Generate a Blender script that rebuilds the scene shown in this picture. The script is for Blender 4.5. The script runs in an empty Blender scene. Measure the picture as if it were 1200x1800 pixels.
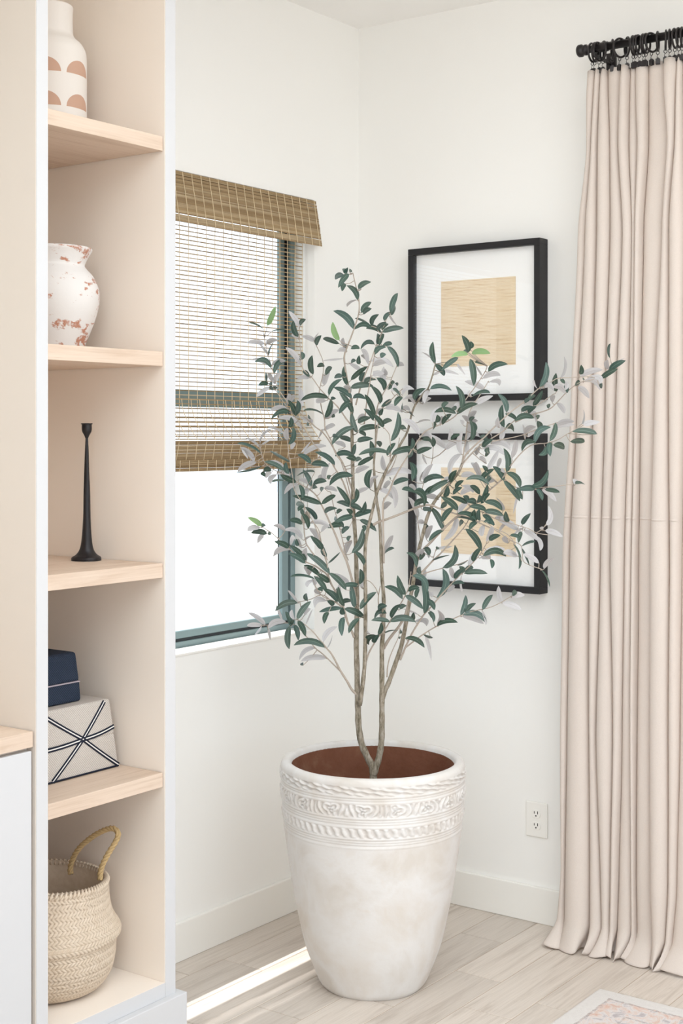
import bpy, bmesh, math, random
from mathutils import Vector, Matrix, noise

C = bpy.context.scene.collection
SC = bpy.context.scene
R = random.Random(7)

# ------------------------------------------------------------------ camera
# world: corner of the room at the origin, left (window) wall is y = 0, right wall is x = 0,
# floor z = 0; the room lies at x < 0, y < 0.
FOC, HOR = 2500.0, 765.0
ANG = math.radians(36.0)
FX, FY = math.cos(ANG), math.sin(ANG)
RX, RY = math.sin(ANG), -math.cos(ANG)
CAM = Vector((-4.1618, -2.9484, 1.6))
cd = bpy.data.cameras.new('camera')
cam = bpy.data.objects.new('camera', cd)
C.objects.link(cam)
cam.location = CAM
cam.rotation_euler = (math.radians(90), 0, ANG - math.radians(90))
cd.sensor_fit = 'VERTICAL'
cd.sensor_height = 36.0
cd.sensor_width = 24.0
cd.lens = 50.0
cd.shift_y = -(900 - HOR) / 1800.0
cd.clip_start = 0.05
SC.camera = cam

# ------------------------------------------------------------------ sky, sun, window light, added fill
w = bpy.data.worlds.new('world')
SC.world = w
w.use_nodes = True
bg = w.node_tree.nodes['Background']
bg.inputs[0].default_value = (0.84, 0.925, 1.0, 1)
bg.inputs[1].default_value = 1.5

sd = bpy.data.lights.new('sun', 'SUN')
sd.energy = 7.0
sd.color = (1.0, 0.985, 0.97)
sd.angle = math.radians(0.4)
sun = bpy.data.objects.new('sun', sd)
C.objects.link(sun)
sun.rotation_euler = Vector((-0.03, -0.255, -1.0)).to_track_quat('-Z', 'Y').to_euler()

def area(name, loc, direction, sx, sy, energy, col):
    d = bpy.data.lights.new(name, 'AREA')
    d.shape = 'RECTANGLE'
    d.size, d.size_y = sx, sy
    d.energy = energy
    d.color = col
    o = bpy.data.objects.new(name, d)
    C.objects.link(o)
    o.location = loc
    o.rotation_euler = Vector(direction).to_track_quat('-Z', 'Z').to_euler()
    return o

# soft fill: unseen back windows, plus an overhead lamp added to even the light
area('back_daylight', (-6.9, -2.8, 1.45), (1, 0, 0), 4.4, 2.6, 45, (0.87, 0.945, 1.0))
area('overhead_fill', (-3.2, -3.0, 3.02), (0, 0, -1), 4.5, 3.5, 108, (0.87, 0.945, 1.0))

SC.cycles.max_bounces = 16
SC.cycles.diffuse_bounces = 10

vs = SC.view_settings
vs.view_transform = 'Standard'
vs.look = 'None'
vs.exposure = 0.24
vs.gamma = 1.0
vs.use_curve_mapping = False

# ------------------------------------------------------------------ helpers
def S(h):
    h = h.lstrip('#')
    r = []
    for i in (0, 2, 4):
        c = int(h[i:i + 2], 16) / 255.0
        r.append(c / 12.92 if c <= 0.04045 else ((c + 0.055) / 1.055) ** 2.4)
    return (r[0], r[1], r[2], 1)

def at(px, py, D):
    k = (px - 600.0) / FOC
    return Vector((CAM.x + D * (FX + k * RX), CAM.y + D * (FY + k * RY), CAM.z + D * (HOR - py) / FOC))

def px_on_x(px, x):            # y on plane x of the photo column px
    k = (px - 600.0) / FOC
    t = (x - CAM.x) / (FX + k * RX)
    return CAM.y + t * (FY + k * RY)

def tag(o, label=None, cat=None, group=None, kind=None):
    if label: o['label'] = label
    if cat: o['category'] = cat
    if group: o['group'] = group
    if kind: o['kind'] = kind
    return o

def empty(name, loc=(0, 0, 0), rz=0.0, label=None, cat=None, group=None, kind=None):
    o = bpy.data.objects.new(name, None)
    C.objects.link(o)
    o.location = loc
    o.rotation_euler = (0, 0, rz)
    o.empty_display_size = 0.05
    return tag(o, label, cat, group, kind)

def link(name, me, parent=None, mat=None, smooth=False, loc=None):
    if mat is not None:
        me.materials.clear()
        me.materials.append(mat)
    if smooth:
        for p in me.polygons: p.use_smooth = True
    o = bpy.data.objects.new(name, me)
    C.objects.link(o)
    if parent is not None:
        o.parent = parent
    if loc is not None:
        o.location = loc
    return o

class MB:
    """collects vertices and faces of one mesh"""
    def __init__(s): s.v, s.f = [], []
    def box(s, x0, x1, y0, y1, z0, z1):
        b = len(s.v)
        s.v += [(x0, y0, z0), (x1, y0, z0), (x1, y1, z0), (x0, y1, z0), (x0, y0, z1), (x1, y0, z1), (x1, y1, z1), (x0, y1, z1)]
        s.f += [(b, b + 3, b + 2, b + 1), (b + 4, b + 5, b + 6, b + 7), (b, b + 1, b + 5, b + 4), (b + 1, b + 2, b + 6, b + 5), (b + 2, b + 3, b + 7, b + 6), (b + 3, b, b + 4, b + 7)]
        return s
    def tube(s, pts, rad, n=6, caps=True, closed=False):
        pts = [Vector(p) for p in pts]
        m = len(pts)
        if not isinstance(rad, (list, tuple)): rad = [rad] * m
        b = len(s.v)
        up = None
        for i, p in enumerate(pts):
            if closed:
                d = pts[(i + 1) % m] - pts[i - 1]
            else:
                d = pts[min(i + 1, m - 1)] - pts[max(i - 1, 0)]
            if d.length < 1e-9: d = Vector((0, 0, 1))
            d.normalize()
            if up is None:
                up = Vector((0, 0, 1)) if abs(d.z) < 0.9 else Vector((1, 0, 0))
            a = up - d * up.dot(d)
            if a.length < 1e-6: a = d.orthogonal()
            a.normalize()
            up = a
            c = d.cross(a)
            for k in range(n):
                t = 2 * math.pi * k / n
                s.v.append(tuple(p + (a * math.cos(t) + c * math.sin(t)) * rad[i]))
        for i in range(m if closed else m - 1):
            j = (i + 1) % m
            for k in range(n):
                k2 = (k + 1) % n
                s.f.append((b + i * n + k, b + i * n + k2, b + j * n + k2, b + j * n + k))
        if caps and not closed:
            s.f.append(tuple(b + k for k in reversed(range(n))))
            s.f.append(tuple(b + (m - 1) * n + k for k in range(n)))
        return s
    def grid(s, rows, wrap=False):
        b = len(s.v)
        n = len(rows[0])
        for r in rows: s.v += [tuple(p) for p in r]
        for i in range(len(rows) - 1):
            for k in range(n if wrap else n - 1):
                k2 = (k + 1) % n
                s.f.append((b + i * n + k, b + i * n + k2, b + (i + 1) * n + k2, b + (i + 1) * n + k))
        return s
    def lathe(s, prof, n=48, cx=0, cy=0):
        return s.grid([[(cx + r * math.cos(2 * math.pi * k / n), cy + r * math.sin(2 * math.pi * k / n), z) for k in range(n)] for r, z in prof], True)
    def mesh(s, name='m'):
        me = bpy.data.meshes.new(name)
        me.from_pydata(s.v, [], s.f)
        me.update()
        return me
    def build(s, name, mat, parent=None, smooth=False, bevel=0.0, seg=2, loc=None):
        me = s.mesh(name)
        bm = bmesh.new(); bm.from_mesh(me)
        bmesh.ops.recalc_face_normals(bm, faces=bm.faces)
        if bevel:
            bmesh.ops.bevel(bm, geom=list(bm.edges), offset=bevel, segments=seg, affect='EDGES', profile=0.5)
        bm.to_mesh(me); bm.free()
        return link(name, me, parent, mat, smooth, loc)

def box(name, x0, x1, y0, y1, z0, z1, mat, parent=None, bevel=0.0015):
    return MB().box(x0, x1, y0, y1, z0, z1).build(name, mat, parent, bevel=bevel)

# ------------------------------------------------------------------ materials
class NT:
    def __init__(s, name):
        s.m = bpy.data.materials.new(name); s.m.use_nodes = True
        s.t = s.m.node_tree; s.n = s.t.nodes
        s.b = s.n['Principled BSDF']; s.out = s.n['Material Output']
    def N(s, typ, **kw):
        nd = s.n.new(typ)
        for k, v in kw.items():
            if k.startswith('i_'):
                key = k[2:]
                nd.inputs[int(key) if key.isdigit() else key.replace('_', ' ')].default_value = v
            else: setattr(nd, k, v)
        return nd
    def L(s, a, b): s.t.links.new(a, b)
    def coord(s, kind='Object', scale=(1, 1, 1), loc=(0, 0, 0), rot=(0, 0, 0)):
        tc = s.N('ShaderNodeTexCoord'); mp = s.N('ShaderNodeMapping')
        s.L(tc.outputs[kind], mp.inputs[0])
        mp.inputs['Scale'].default_value = scale; mp.inputs['Location'].default_value = loc; mp.inputs['Rotation'].default_value = rot
        return mp.outputs[0]
    def noise(s, vec, scale, detail=4, rough=0.55, dist=0.0):
        nd = s.N('ShaderNodeTexNoise', i_Scale=scale, i_Detail=detail, i_Roughness=rough, i_Distortion=dist)
        s.L(vec, nd.inputs['Vector']); return nd.outputs['Fac']
    def ramp(s, fac, stops):
        nd = s.N('ShaderNodeValToRGB'); e = nd.color_ramp.elements
        while len(e) < len(stops): e.new(0.5)
        for el, (p, c) in zip(e, stops): el.position = p; el.color = c
        s.L(fac, nd.inputs[0]); return nd.outputs[0]
    def mix(s, fac, a, b, mode='MIX'):
        nd = s.N('ShaderNodeMixRGB', blend_type=mode)
        for i, x in enumerate((fac, a, b)):
            if hasattr(x, 'links') or hasattr(x, 'is_linked'): s.L(x, nd.inputs[i])
            else: nd.inputs[i].default_value = x
        return nd.outputs[0]
    def math(s, op, a, b=0.0):
        nd = s.N('ShaderNodeMath', operation=op)
        for i, x in enumerate((a, b)):
            if hasattr(x, 'is_linked'): s.L(x, nd.inputs[i])
            else: nd.inputs[i].default_value = x
        return nd.outputs[0]
    def bump(s, h, strength=0.2, dist=0.01):
        nd = s.N('ShaderNodeBump', i_Strength=strength, i_Distance=dist)
        s.L(h, nd.inputs['Height']); s.L(nd.outputs[0], s.b.inputs['Normal']); return nd
    def base(s, c):
        if hasattr(c, 'is_linked'): s.L(c, s.b.inputs['Base Color'])
        else: s.b.inputs['Base Color'].default_value = c
    def rough(s, v): s.b.inputs['Roughness'].default_value = v
    def spec(s, v): s.b.inputs['Specular IOR Level'].default_value = v

def plain(name, col, rough=0.6, spec=0.4, metal=0.0, bump=0.0, bscale=300):
    t = NT(name); t.base(S(col)); t.rough(rough); t.spec(spec)
    t.b.inputs['Metallic'].default_value = metal
    if bump: t.bump(t.noise(t.coord(), bscale, 3), bump, 0.002)
    return t.m

M = {}
def wallpaint(name, col):
    t = NT(name); v = t.coord()
    t.base(t.mix(t.noise(v, 1.5, 3), S(col), tuple(x * 0.985 for x in S(col)[:3]) + (1,)))
    t.rough(0.75); t.spec(0.25)
    t.bump(t.noise(v, 220, 3), 0.08, 0.002); return t.m
M['wall'] = wallpaint('wall_paint', '#F3F2EF')
M['ceil'] = wallpaint('ceiling_paint', '#F5F4F2')
M['trim'] = plain('trim_paint', '#F0EEE9', 0.4, 0.4)
M['cab'] = plain('cabinet_white_lacquer', '#CBCBCD', 0.38, 0.4)
M['shade_tint'] = plain('cabinet_white_warm_shade', '#EDE4DA', 0.55, 0.3)  # white cabinet paint with shade and warm bounce put into the colour
M['bay_shade_tint'] = plain('cabinet_white_bay_shade', '#D8CFC6', 0.55, 0.3)  # darker copy of the inside tint, the bay's shade put into the colour
M['black'] = plain('black_painted_wood', '#1D1C1E', 0.5, 0.4, 0, 0.1, 120)
M['iron'] = plain('dark_wrought_iron', '#232124', 0.42, 0.5, 0.3, 0.3, 90)
M['rod'] = plain('dark_bronze_rod', '#2E2A2A', 0.35, 0.5, 0.4, 0.1, 120)
M['alu'] = plain('grey_green_aluminium', '#7C9092', 0.4, 0.5, 0.1)
M['gasket'] = plain('black_gasket', '#1C2226', 0.6)
M['plate'] = plain('white_plastic', '#F1EFEA', 0.35, 0.5)
M['slot'] = plain('dark_slot', '#3A3836', 0.7)
M['matboard'] = plain('white_mat_board', '#FAFAF9', 0.85, 0.1, 0, 0.05, 500)
M['soil'] = plain('dark_soil', '#3B2A20', 0.95, 0.1, 0, 0.6, 60)
M['ground'] = plain('pale_concrete', '#BAB9B6', 0.9, 0.1, 0, 0.2, 30)
M['stucco'] = plain('white_stucco', '#F0EEEA', 0.9, 0.1, 0, 0.3, 60)
M['grout'] = plain('grout', '#B5A696', 0.85, 0.2)

def glass_mat():
    t = NT('clear_glass')
    tr = t.N('ShaderNodeBsdfTransparent'); gl = t.N('ShaderNodeBsdfGlossy', i_Roughness=0.0)
    fr = t.N('ShaderNodeLayerWeight', i_Blend=0.5); mx = t.N('ShaderNodeMixShader')
    t.L(t.math('ADD', t.math('MULTIPLY', t.math('POWER', fr.outputs['Facing'], 5.0), 0.8), 0.035), mx.inputs[0]); t.L(tr.outputs[0], mx.inputs[1]); t.L(gl.outputs[0], mx.inputs[2])
    t.L(mx.outputs[0], t.out.inputs[0]); return t.m
M['glass'] = glass_mat()

def wood(name, c1, c2, axis='x', rnd=False, sc=1.0, rough=0.5):
    t = NT(name)
    v = t.coord()
    if rnd:
        oi = t.N('ShaderNodeObjectInfo'); ad = t.N('ShaderNodeVectorMath', operation='ADD')
        mu = t.N('ShaderNodeVectorMath', operation='SCALE'); cx = t.N('ShaderNodeCombineXYZ')
        for i in range(3): t.L(oi.outputs['Random'], cx.inputs[i])
        t.L(cx.outputs[0], mu.inputs[0]); mu.inputs['Scale'].default_value = 37.0
        t.L(v, ad.inputs[0]); t.L(mu.outputs[0], ad.inputs[1]); v = ad.outputs[0]
    mp = t.N('ShaderNodeMapping'); t.L(v, mp.inputs[0])
    mp.inputs['Scale'].default_value = {'x': (1.2, 14, 14), 'y': (14, 1.2, 14), 'z': (14, 14, 1.2)}[axis]
    g = t.noise(mp.outputs[0], 2.2 * sc, 6, 0.62, 0.6)
    mp2 = t.N('ShaderNodeMapping'); t.L(v, mp2.inputs[0])
    mp2.inputs['Scale'].default_value = {'x': (2, 120, 120), 'y': (120, 2, 120), 'z': (120, 120, 2)}[axis]
    f = t.noise(mp2.outputs[0], 2.0 * sc, 3, 0.6)
    col = t.ramp(g, [(0.32, S(c2)), (0.5, S(c1)), (0.62, S(c1)), (0.72, S(c2))])
    col = t.mix(0.35, col, t.ramp(f, [(0.35, S(c2)), (0.6, S(c1))]))
    if rnd:
        oi2 = t.N('ShaderNodeObjectInfo')
        hv = t.N('ShaderNodeHueSaturation')
        vv = t.math('ADD', t.math('MULTIPLY', oi2.outputs['Random'], 0.14), 0.93)
        t.L(vv, hv.inputs['Value']); t.L(col, hv.inputs['Color']); col = hv.outputs[0]
    t.base(col); t.rough(rough); t.spec(0.35)
    t.bump(f, 0.08, 0.002); return t.m
M['oak'] = wood('pale_oak', '#D5C1AF', '#C0A792')
M['plank'] = wood('grey_beige_plank', '#D2C8BE', '#B7ABA0', rnd=True, rough=0.45)

def fabric(name, col, col2, transl=0.0, scale=900):
    t = NT(name); v = t.coord()
    n = t.noise(v, scale * 0.35, 2)
    col = t.mix(n, S(col), S(col2))
    t.base(col); t.rough(0.9); t.spec(0.1)
    wv = t.N('ShaderNodeTexWave', bands_direction='Z', i_Scale=scale, i_Distortion=1.5, i_Detail=1.0)
    t.L(v, wv.inputs['Vector'])
    bp = t.bump(t.mix(0.5, wv.outputs['Fac'], n), 0.12, 0.001)
    if transl:
        tl = t.N('ShaderNodeBsdfTranslucent'); t.L(col, tl.inputs[0])
        mx = t.N('ShaderNodeMixShader'); mx.inputs[0].default_value = transl
        t.L(t.b.outputs[0], mx.inputs[1]); t.L(tl.outputs[0], mx.inputs[2]); t.L(mx.outputs[0], t.out.inputs[0])
    return t.m
M['linen'] = fabric('cream_linen', '#EBE1D9', '#E1D6CD', 0.25)

# ------------------------------------------------------------------ the room
H = 3.056
XB, YS = -7.0, -6.0
def struct(name, mb, mat, **kw):
    return tag(mb.build(name, mat, **kw), kind='structure')

floor = struct('floor', MB().box(XB - .15, 0.15, YS - .15, 0.15, -0.12, -0.0016), M['grout'])
# wood-look porcelain planks, each one a piece
PW, PL, GAP = 0.155, 0.617, 0.003
off = {0: -0.40, 1: -0.86, 2: -0.653, 3: -0.459, 4: -0.2365, 5: -0.521, 6: -0.738, 7: -0.597, 8: -0.389}
pm = {}
def plank_mesh(l, wd):
    key = (round(l, 3), round(wd, 3))
    if key not in pm:
        bm = bmesh.new()
        bmesh.ops.create_cube(bm, size=1.0)
        bmesh.ops.scale(bm, vec=(l, wd, 0.01), verts=bm.verts)
        bmesh.ops.bevel(bm, geom=[e for e in bm.edges if all(v.co.z > 0 for v in e.verts)], offset=0.0012, segments=1, affect='EDGES')
        me = bpy.data.meshes.new('plank'); bm.to_mesh(me); bm.free(); me.materials.append(M['plank'])
        pm[key] = me
    return pm[key]
for r in range(0, 30):
    y1 = 0.0 if r == 0 else -0.105 - PW * (r - 1)
    y0 = -0.105 - PW * r
    o = off.get(r, -R.random() * PL)
    x1 = 0.0
    ends = [0.0]
    xx = o
    while xx > 0: xx -= PL
    while xx + PL < -0.01: xx += PL
    while xx > -4.6:
        ends.append(xx); xx -= PL
    for a, b in zip(ends[1:], ends[:-1]):
        if b - a < 0.02: continue
        p = bpy.data.objects.new('plank', plank_mesh(b - a - GAP, y1 - y0 - GAP))
        C.objects.link(p); p.parent = floor
        p.location = ((a + b) / 2, (y0 + y1) / 2, -0.005)

struct('ceiling', MB().box(XB - .15, 0.15, YS - .15, 0.15, H, H + 0.12), M['ceil'])
# left wall with the window opening
WX0, WX1, WZ0, WZ1, WT = -1.36, -0.262, 0.930, 2.407, 0.15
mb = MB()
mb.box(XB - .15, WX0, 0, WT, 0, H); mb.box(WX1, 0.15, 0, WT, 0, H)
mb.box(WX0, WX1, 0, WT, 0, WZ0); mb.box(WX0, WX1, 0, WT, WZ1, H)
mb.box(-3.9, -3.02, -1.15, 0, 0, H); mb.box(-3.02, -1.974, -0.50, 0, 2.66, H)      # unseen wall return and soffit, added to keep light off the bay
struct('wall_left', mb, M['wall'])
# right wall with the sliding-door opening behind the curtain
DY0, DY1, DZ = -4.4, -1.16, 2.62
mb = MB()
mb.box(0, WT, DY1, 0, 0, H); mb.box(0, WT, YS - .15, DY0, 0, H); mb.box(0, WT, DY0, DY1, DZ, H)
struct('wall_right', mb, M['wall'])
mb = MB()      # back wall, tall window opening
mb.box(XB - .15, XB, -0.5, 0, 0, H); mb.box(XB - .15, XB, YS - .15, -5.1, 0, H)
mb.box(XB - .15, XB, -5.1, -0.5, 2.65, H); mb.box(XB - .15, XB, -5.1, -0.5, 0, 0.25)
struct('wall_back', mb, M['wall'])
mb = MB()      # side wall, wide sliding-door opening
mb.box(XB, -6.4, YS - .15, YS, 0, H); mb.box(-0.8, 0, YS - .15, YS, 0, H)
mb.box(-6.4, -0.8, YS - .15, YS, 2.95, H); mb.box(-6.4, -0.8, YS - .15, YS, 0, 0.1)
struct('wall_side', mb, M['wall'])
def baseboard(name, x0, x1, y0, y1):
    b = MB().box(x0, x1, y0, y1, 0.0, 0.118).build(name, M['trim'], bevel=0.003)
    return tag(b, kind='structure')
baseboard('baseboard_left', -1.511, -0.014, -0.014, 0.0)
baseboard('baseboard_right', -0.014, 0.0, DY1, 0.0)
# sill of the window recess
tag(box('trim_1', WX0, WX1, -0.004, 0.075, WZ0 - 0.004, WZ0 + 0.004, M['trim']), kind='structure')
# outside
struct('ground', MB().box(-30, 30, -34, 34, -0.3, -0.15), M['ground'])
struct('sun_cut_eave', MB().box(-9, 2, 0.15, 0.281, 2.9, 3.05), M['stucco'])  # unseen eave strip, added to cut the sun above the window

# window: single-hung aluminium frame with sashes
win = empty('window_1', (0, 0, 0), kind='structure')
FY0, FY1 = 0.083, 0.135
fr = MB()
fr.box(WX0, WX0 + .03, FY0, FY1, WZ0, WZ1); fr.box(WX1 - .024, WX1, FY0, FY1, WZ0, WZ1)
fr.box(WX0 + .03, WX1 - .024, FY0, FY1, WZ0, WZ0 + .022); fr.box(WX0 + .03, WX1 - .024, FY0, FY1, WZ1 - .03, WZ1)
fr.build('frame', M['alu'], win, bevel=0.002, seg=1)
box('track', WX0 + .03, WX1 - .024, FY0 + .004, FY1, WZ0 + .022, WZ0 + .031, M['gasket'], win, 0)
gk = MB(); gk.box(WX1 - .034, WX1 - .024, FY0 + .012, FY1, WZ0 + .03, WZ1 - .03); gk.box(WX0 + .03, WX0 + .04, FY0 + .012, FY1, WZ0 + .03, WZ1 - .03)
gk.build('gasket', M['gasket'], win)
sa = MB(); x0, x1, z0, z1 = WX0 + .04, WX1 - .034, WZ0 + .031, 1.728
sa.box(x0, x0 + .034, FY0 + .003, FY0 + .02, z0, z1); sa.box(x1 - .034, x1, FY0 + .003, FY0 + .02, z0, z1)
sa.box(x0 + .034, x1 - .034, FY0 + .003, FY0 + .02, z0, z0 + .024); sa.box(x0 + .034, x1 - .034, FY0 + .003, FY0 + .02, 1.69, z1)
sash = sa.build('lower_sash', M['alu'], win, bevel=0.002, seg=1)
box('pane', x0 + .03, x1 - .03, FY0 + .010, FY0 + .013, z0 + .02, 1.695, M['glass'], sash, 0)
sb = MB(); z0, z1 = 1.70, WZ1 - .03
sb.box(x0, x0 + .03, FY0 + .021, FY0 + .030, z0, z1); sb.box(x1 - .03, x1, FY0 + .021, FY0 + .030, z0, z1)
sb.box(x0 + .03, x1 - .03, FY0 + .021, FY0 + .030, z0, 1.745); sb.box(x0 + .03, x1 - .03, FY0 + .021, FY0 + .030, z1 - .025, z1)
sash = sb.build('upper_sash', M['alu'], win)
box('pane', x0 + .026, x1 - .026, FY0 + .024, FY0 + .027, 1.741, z1 - .02, M['glass'], sash, 0)
# sliding door behind the curtain
dr = empty('door_1', (0.07, DY1, 0), kind='structure')
df = MB()
for yy in (-0.05, -1.62, -3.24): df.box(-.02, .03, yy, yy + .05, 0, DZ)
df.box(-.02, .03, -3.24, 0, DZ - .05, DZ); df.box(-.02, .03, -3.24, 0, 0.0, 0.04)
df.build('frame', M['alu'], dr, bevel=.002, seg=1)
box('pane', 0.0, .006, -3.2, -0.05, .04, DZ - .05, M['glass'], dr, 0)
# ------------------------------------------------------------------ bookcase
BX0, BX1, BY = -1.972, -1.511, -0.507        # outer sides, front
NX0, NX1 = -1.935, -1.549                     # inner faces of the niche
bc = empty('bookcase', ((BX0 + BX1) / 2, -0.25, 0), label='tall narrow white built-in bookcase with oak shelves left of the window', cat='bookcase')
def bpart(name, x0, x1, y0, y1, z0, z1, mat, bev=0.0015):
    o = box(name, x0, x1, y0, y1, z0, z1, mat, None, bev)
    o.parent = bc; o.matrix_parent_inverse = Matrix.Translation(-bc.location); return o
bpart('side_panel', NX1 + .0015, BX1, BY, 0, 0.0, H - .001, M['cab'])
bpart('side_panel', BX0 + .0015, NX0 - .0015, BY, 0, 0.0, H - .001, M['cab'])
for (a, b) in ((NX1, NX1 + .0015), (NX0 - .0015, NX0), (BX0, BX0 + .0015)):
    tag(bpart('side_shade_face', a, b, BY + .002, -0.014, 0.2, H - .002, M['bay_shade_tint' if a < NX0 - .01 else 'shade_tint'], 0), label='inner face of the side panel, tinted as in warm shade')
bpart('back_panel', NX0, NX1, -0.014, 0, 0.2, H - .002, M['shade_tint'])
bpart('bottom_panel', NX0, NX1, BY + .001, -0.014, 0.1985, 0.234, M['shade_tint'])
bpart('bottom_edging', NX0, NX1, BY, BY + .001, 0.198, 0.2335, M['cab'], 0)
bpart('toe_rail', NX0 - .004, NX1 + .004, BY, BY + .02, 0.1, 0.1975, M['cab'])
bpart('plinth', NX0 - .03, BX1 + .021, BY - .02, 0.0, 0.0, 0.1975, M['cab'], 0.002)
SHZ = [0.758, 1.2805, 1.8087, 2.3455]
for z in SHZ:
    sh = bpart('shelf', NX0 + .002, NX1 - .003, BY + .006, -0.014, z - .0362, z, M['oak'], 0.001)

# base cabinet and worktop of the next bay
cb = empty('base_cabinet', (-2.7, -0.25, 0), label='low white base cabinet with plain flat door at the left edge', cat='cabinet')
def cpart(name, x0, x1, y0, y1, z0, z1, mat, bev=0.0015):
    o = box(name, x0, x1, y0, y1, z0, z1, mat, None, bev)
    o.parent = cb; o.matrix_parent_inverse = Matrix.Translation(-cb.location); return o
cpart('body', -3.018, BX0 - .001, BY + .03, -.001, 0.12, 0.896, M['shade_tint'])
cpart('toe_kick', -3.018, BX0 - .004, BY + .06, -.001, 0.0, 0.12, M['cab'])
cpart('door', -2.62, BX0 - .006, BY + .008, BY + .028, 0.135, 0.888, M['cab'], 0.002)
cpart('door', -3.014, -2.624, BY + .008, BY + .028, 0.135, 0.888, M['cab'], 0.002)
tag(box('worktop', -3.018, BX0 - .003, BY + .007, -.001, 0.8965, 0.932, M['oak'], None, 0.001), 'pale oak worktop on the low white cabinet at the left edge', 'worktop')

# ------------------------------------------------------------------ things on the shelves
def vase_mat():
    # matt bisque with rows of unglazed terracotta half discs
    t = NT('bisque_half_disc_vase')
    tc = t.N('ShaderNodeTexCoord'); sp = t.N('ShaderNodeSeparateXYZ'); t.L(tc.outputs['Object'], sp.inputs[0])
    an = t.math('ARCTAN2', sp.outputs[1], sp.outputs[0])
    u = t.math('ADD', t.math('MULTIPLY', an, 6.0 / (2 * math.pi)), 100.0 + VASE_PH)
    fu = t.math('MULTIPLY', t.math('SUBTRACT', t.math('FRACT', u), 0.5), 2 * math.pi * .092 / 6.0)
    best = None
    for z0 in (0.071, 0.155):
        dz = t.math('SUBTRACT', sp.outputs[2], z0)
        d2 = t.math('ADD', t.math('POWER', t.math('MULTIPLY', fu, 0.67), 2.0), t.math('POWER', t.math('MULTIPLY', dz, 0.78), 2.0))
        ins = t.math('MULTIPLY', t.math('LESS_THAN', d2, 0.0275 ** 2), t.math('GREATER_THAN', dz, 0.0))
        best = ins if best is None else t.math('MAXIMUM', best, ins)
    col = t.mix(best, S('#DFD9D3'), S('#BF9C88'))
    t.base(col); t.rough(0.8); t.spec(0.2)
    t.bump(t.noise(t.coord(), 400, 3), 0.1, 0.001); return t.m
VASE_PH = 0.85
v1 = Vector((-1.683, -0.236, SHZ[3]))
def fix_profile(p, steps=6):
    out = []
    for i in range(len(p) - 1):
        p0 = p[max(i - 1, 0)]; p1 = p[i]; p2 = p[i + 1]; p3 = p[min(i + 2, len(p) - 1)]
        for k in range(steps):
            t = k / steps
            out.append(tuple(0.5 * (2 * b + (c - a) * t + (2 * a - 5 * b + 4 * c - d) * t * t + (3 * b - a - 3 * c + d) * t ** 3) for a, b, c, d in zip(p0, p1, p2, p3)))
    out.append(p[-1]); return out
prof = [(0.001, 0.001), (0.084, 0.001), (0.091, 0.008), (0.092, 0.06), (0.092, 0.17), (0.0918, 0.205), (0.089, 0.226), (0.079, 0.244), (0.066, 0.256), (0.0590, 0.266), (0.0570, 0.280), (0.0565, 0.318), (0.0575, 0.336), (0.055, 0.340), (0.051, 0.336), (0.050, 0.28), (0.05, 0.24), (0.001, 0.23)]
vo = MB().lathe(fix_profile(prof, 5), 72).build('vase', vase_mat(), None, True, loc=v1)
tag(vo, 'tall cream bottle vase with rows of terracotta half discs on the top shelf', 'vase')

def distressed(name, base, under, sc, th, rough=0.75, extra=None):
    t = NT(name); v = t.coord()
    mp = t.N('ShaderNodeMapping'); t.L(v, mp.inputs[0]); mp.inputs['Scale'].default_value = (1, 1, 2.2)
    n = t.noise(mp.outputs[0], sc, 6, 0.62, 0.4)
    n2 = t.noise(v, sc * 5, 5, 0.7)
    m = t.math('MULTIPLY', t.ramp(n, [(th, (0, 0, 0, 1)), (th + .035, (1, 1, 1, 1))]), t.ramp(n2, [(0.36, (0, 0, 0, 1)), (0.5, (1, 1, 1, 1))]))
    c = t.mix(t.noise(v, sc * 1.3, 3), S(base), tuple(x * .94 for x in S(base)[:3]) + (1,))
    col = t.mix(m, c, S(under))
    t.base(col); t.rough(rough); t.spec(0.2)
    t.bump(t.mix(0.5, m, n2), 0.25, 0.003); return t.m
prof = [(0.001, 0.001), (0.068, 0.001), (0.076, 0.004), (0.086, 0.03), (0.104, 0.075), (0.1155, 0.12), (0.115, 0.155), (0.103, 0.186), (0.086, 0.206), (0.080, 0.214), (0.081, 0.222), (0.090, 0.240), (0.098, 0.253), (0.097, 0.259), (0.090, 0.257), (0.078, 0.235), (0.072, 0.215), (0.08, 0.19), (0.001, 0.15)]
v2 = Vector((-1.706, -0.270, SHZ[2]))
pv = MB().lathe(fix_profile(prof, 5), 72).build('pottery_jar', distressed('whitewashed_terracotta', '#D9D5D2', '#B07E68', 14, 0.555), None, True, loc=v2)
tag(pv, 'chipped white terracotta jar with flared rim on the second shelf from top', 'jar')

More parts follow.
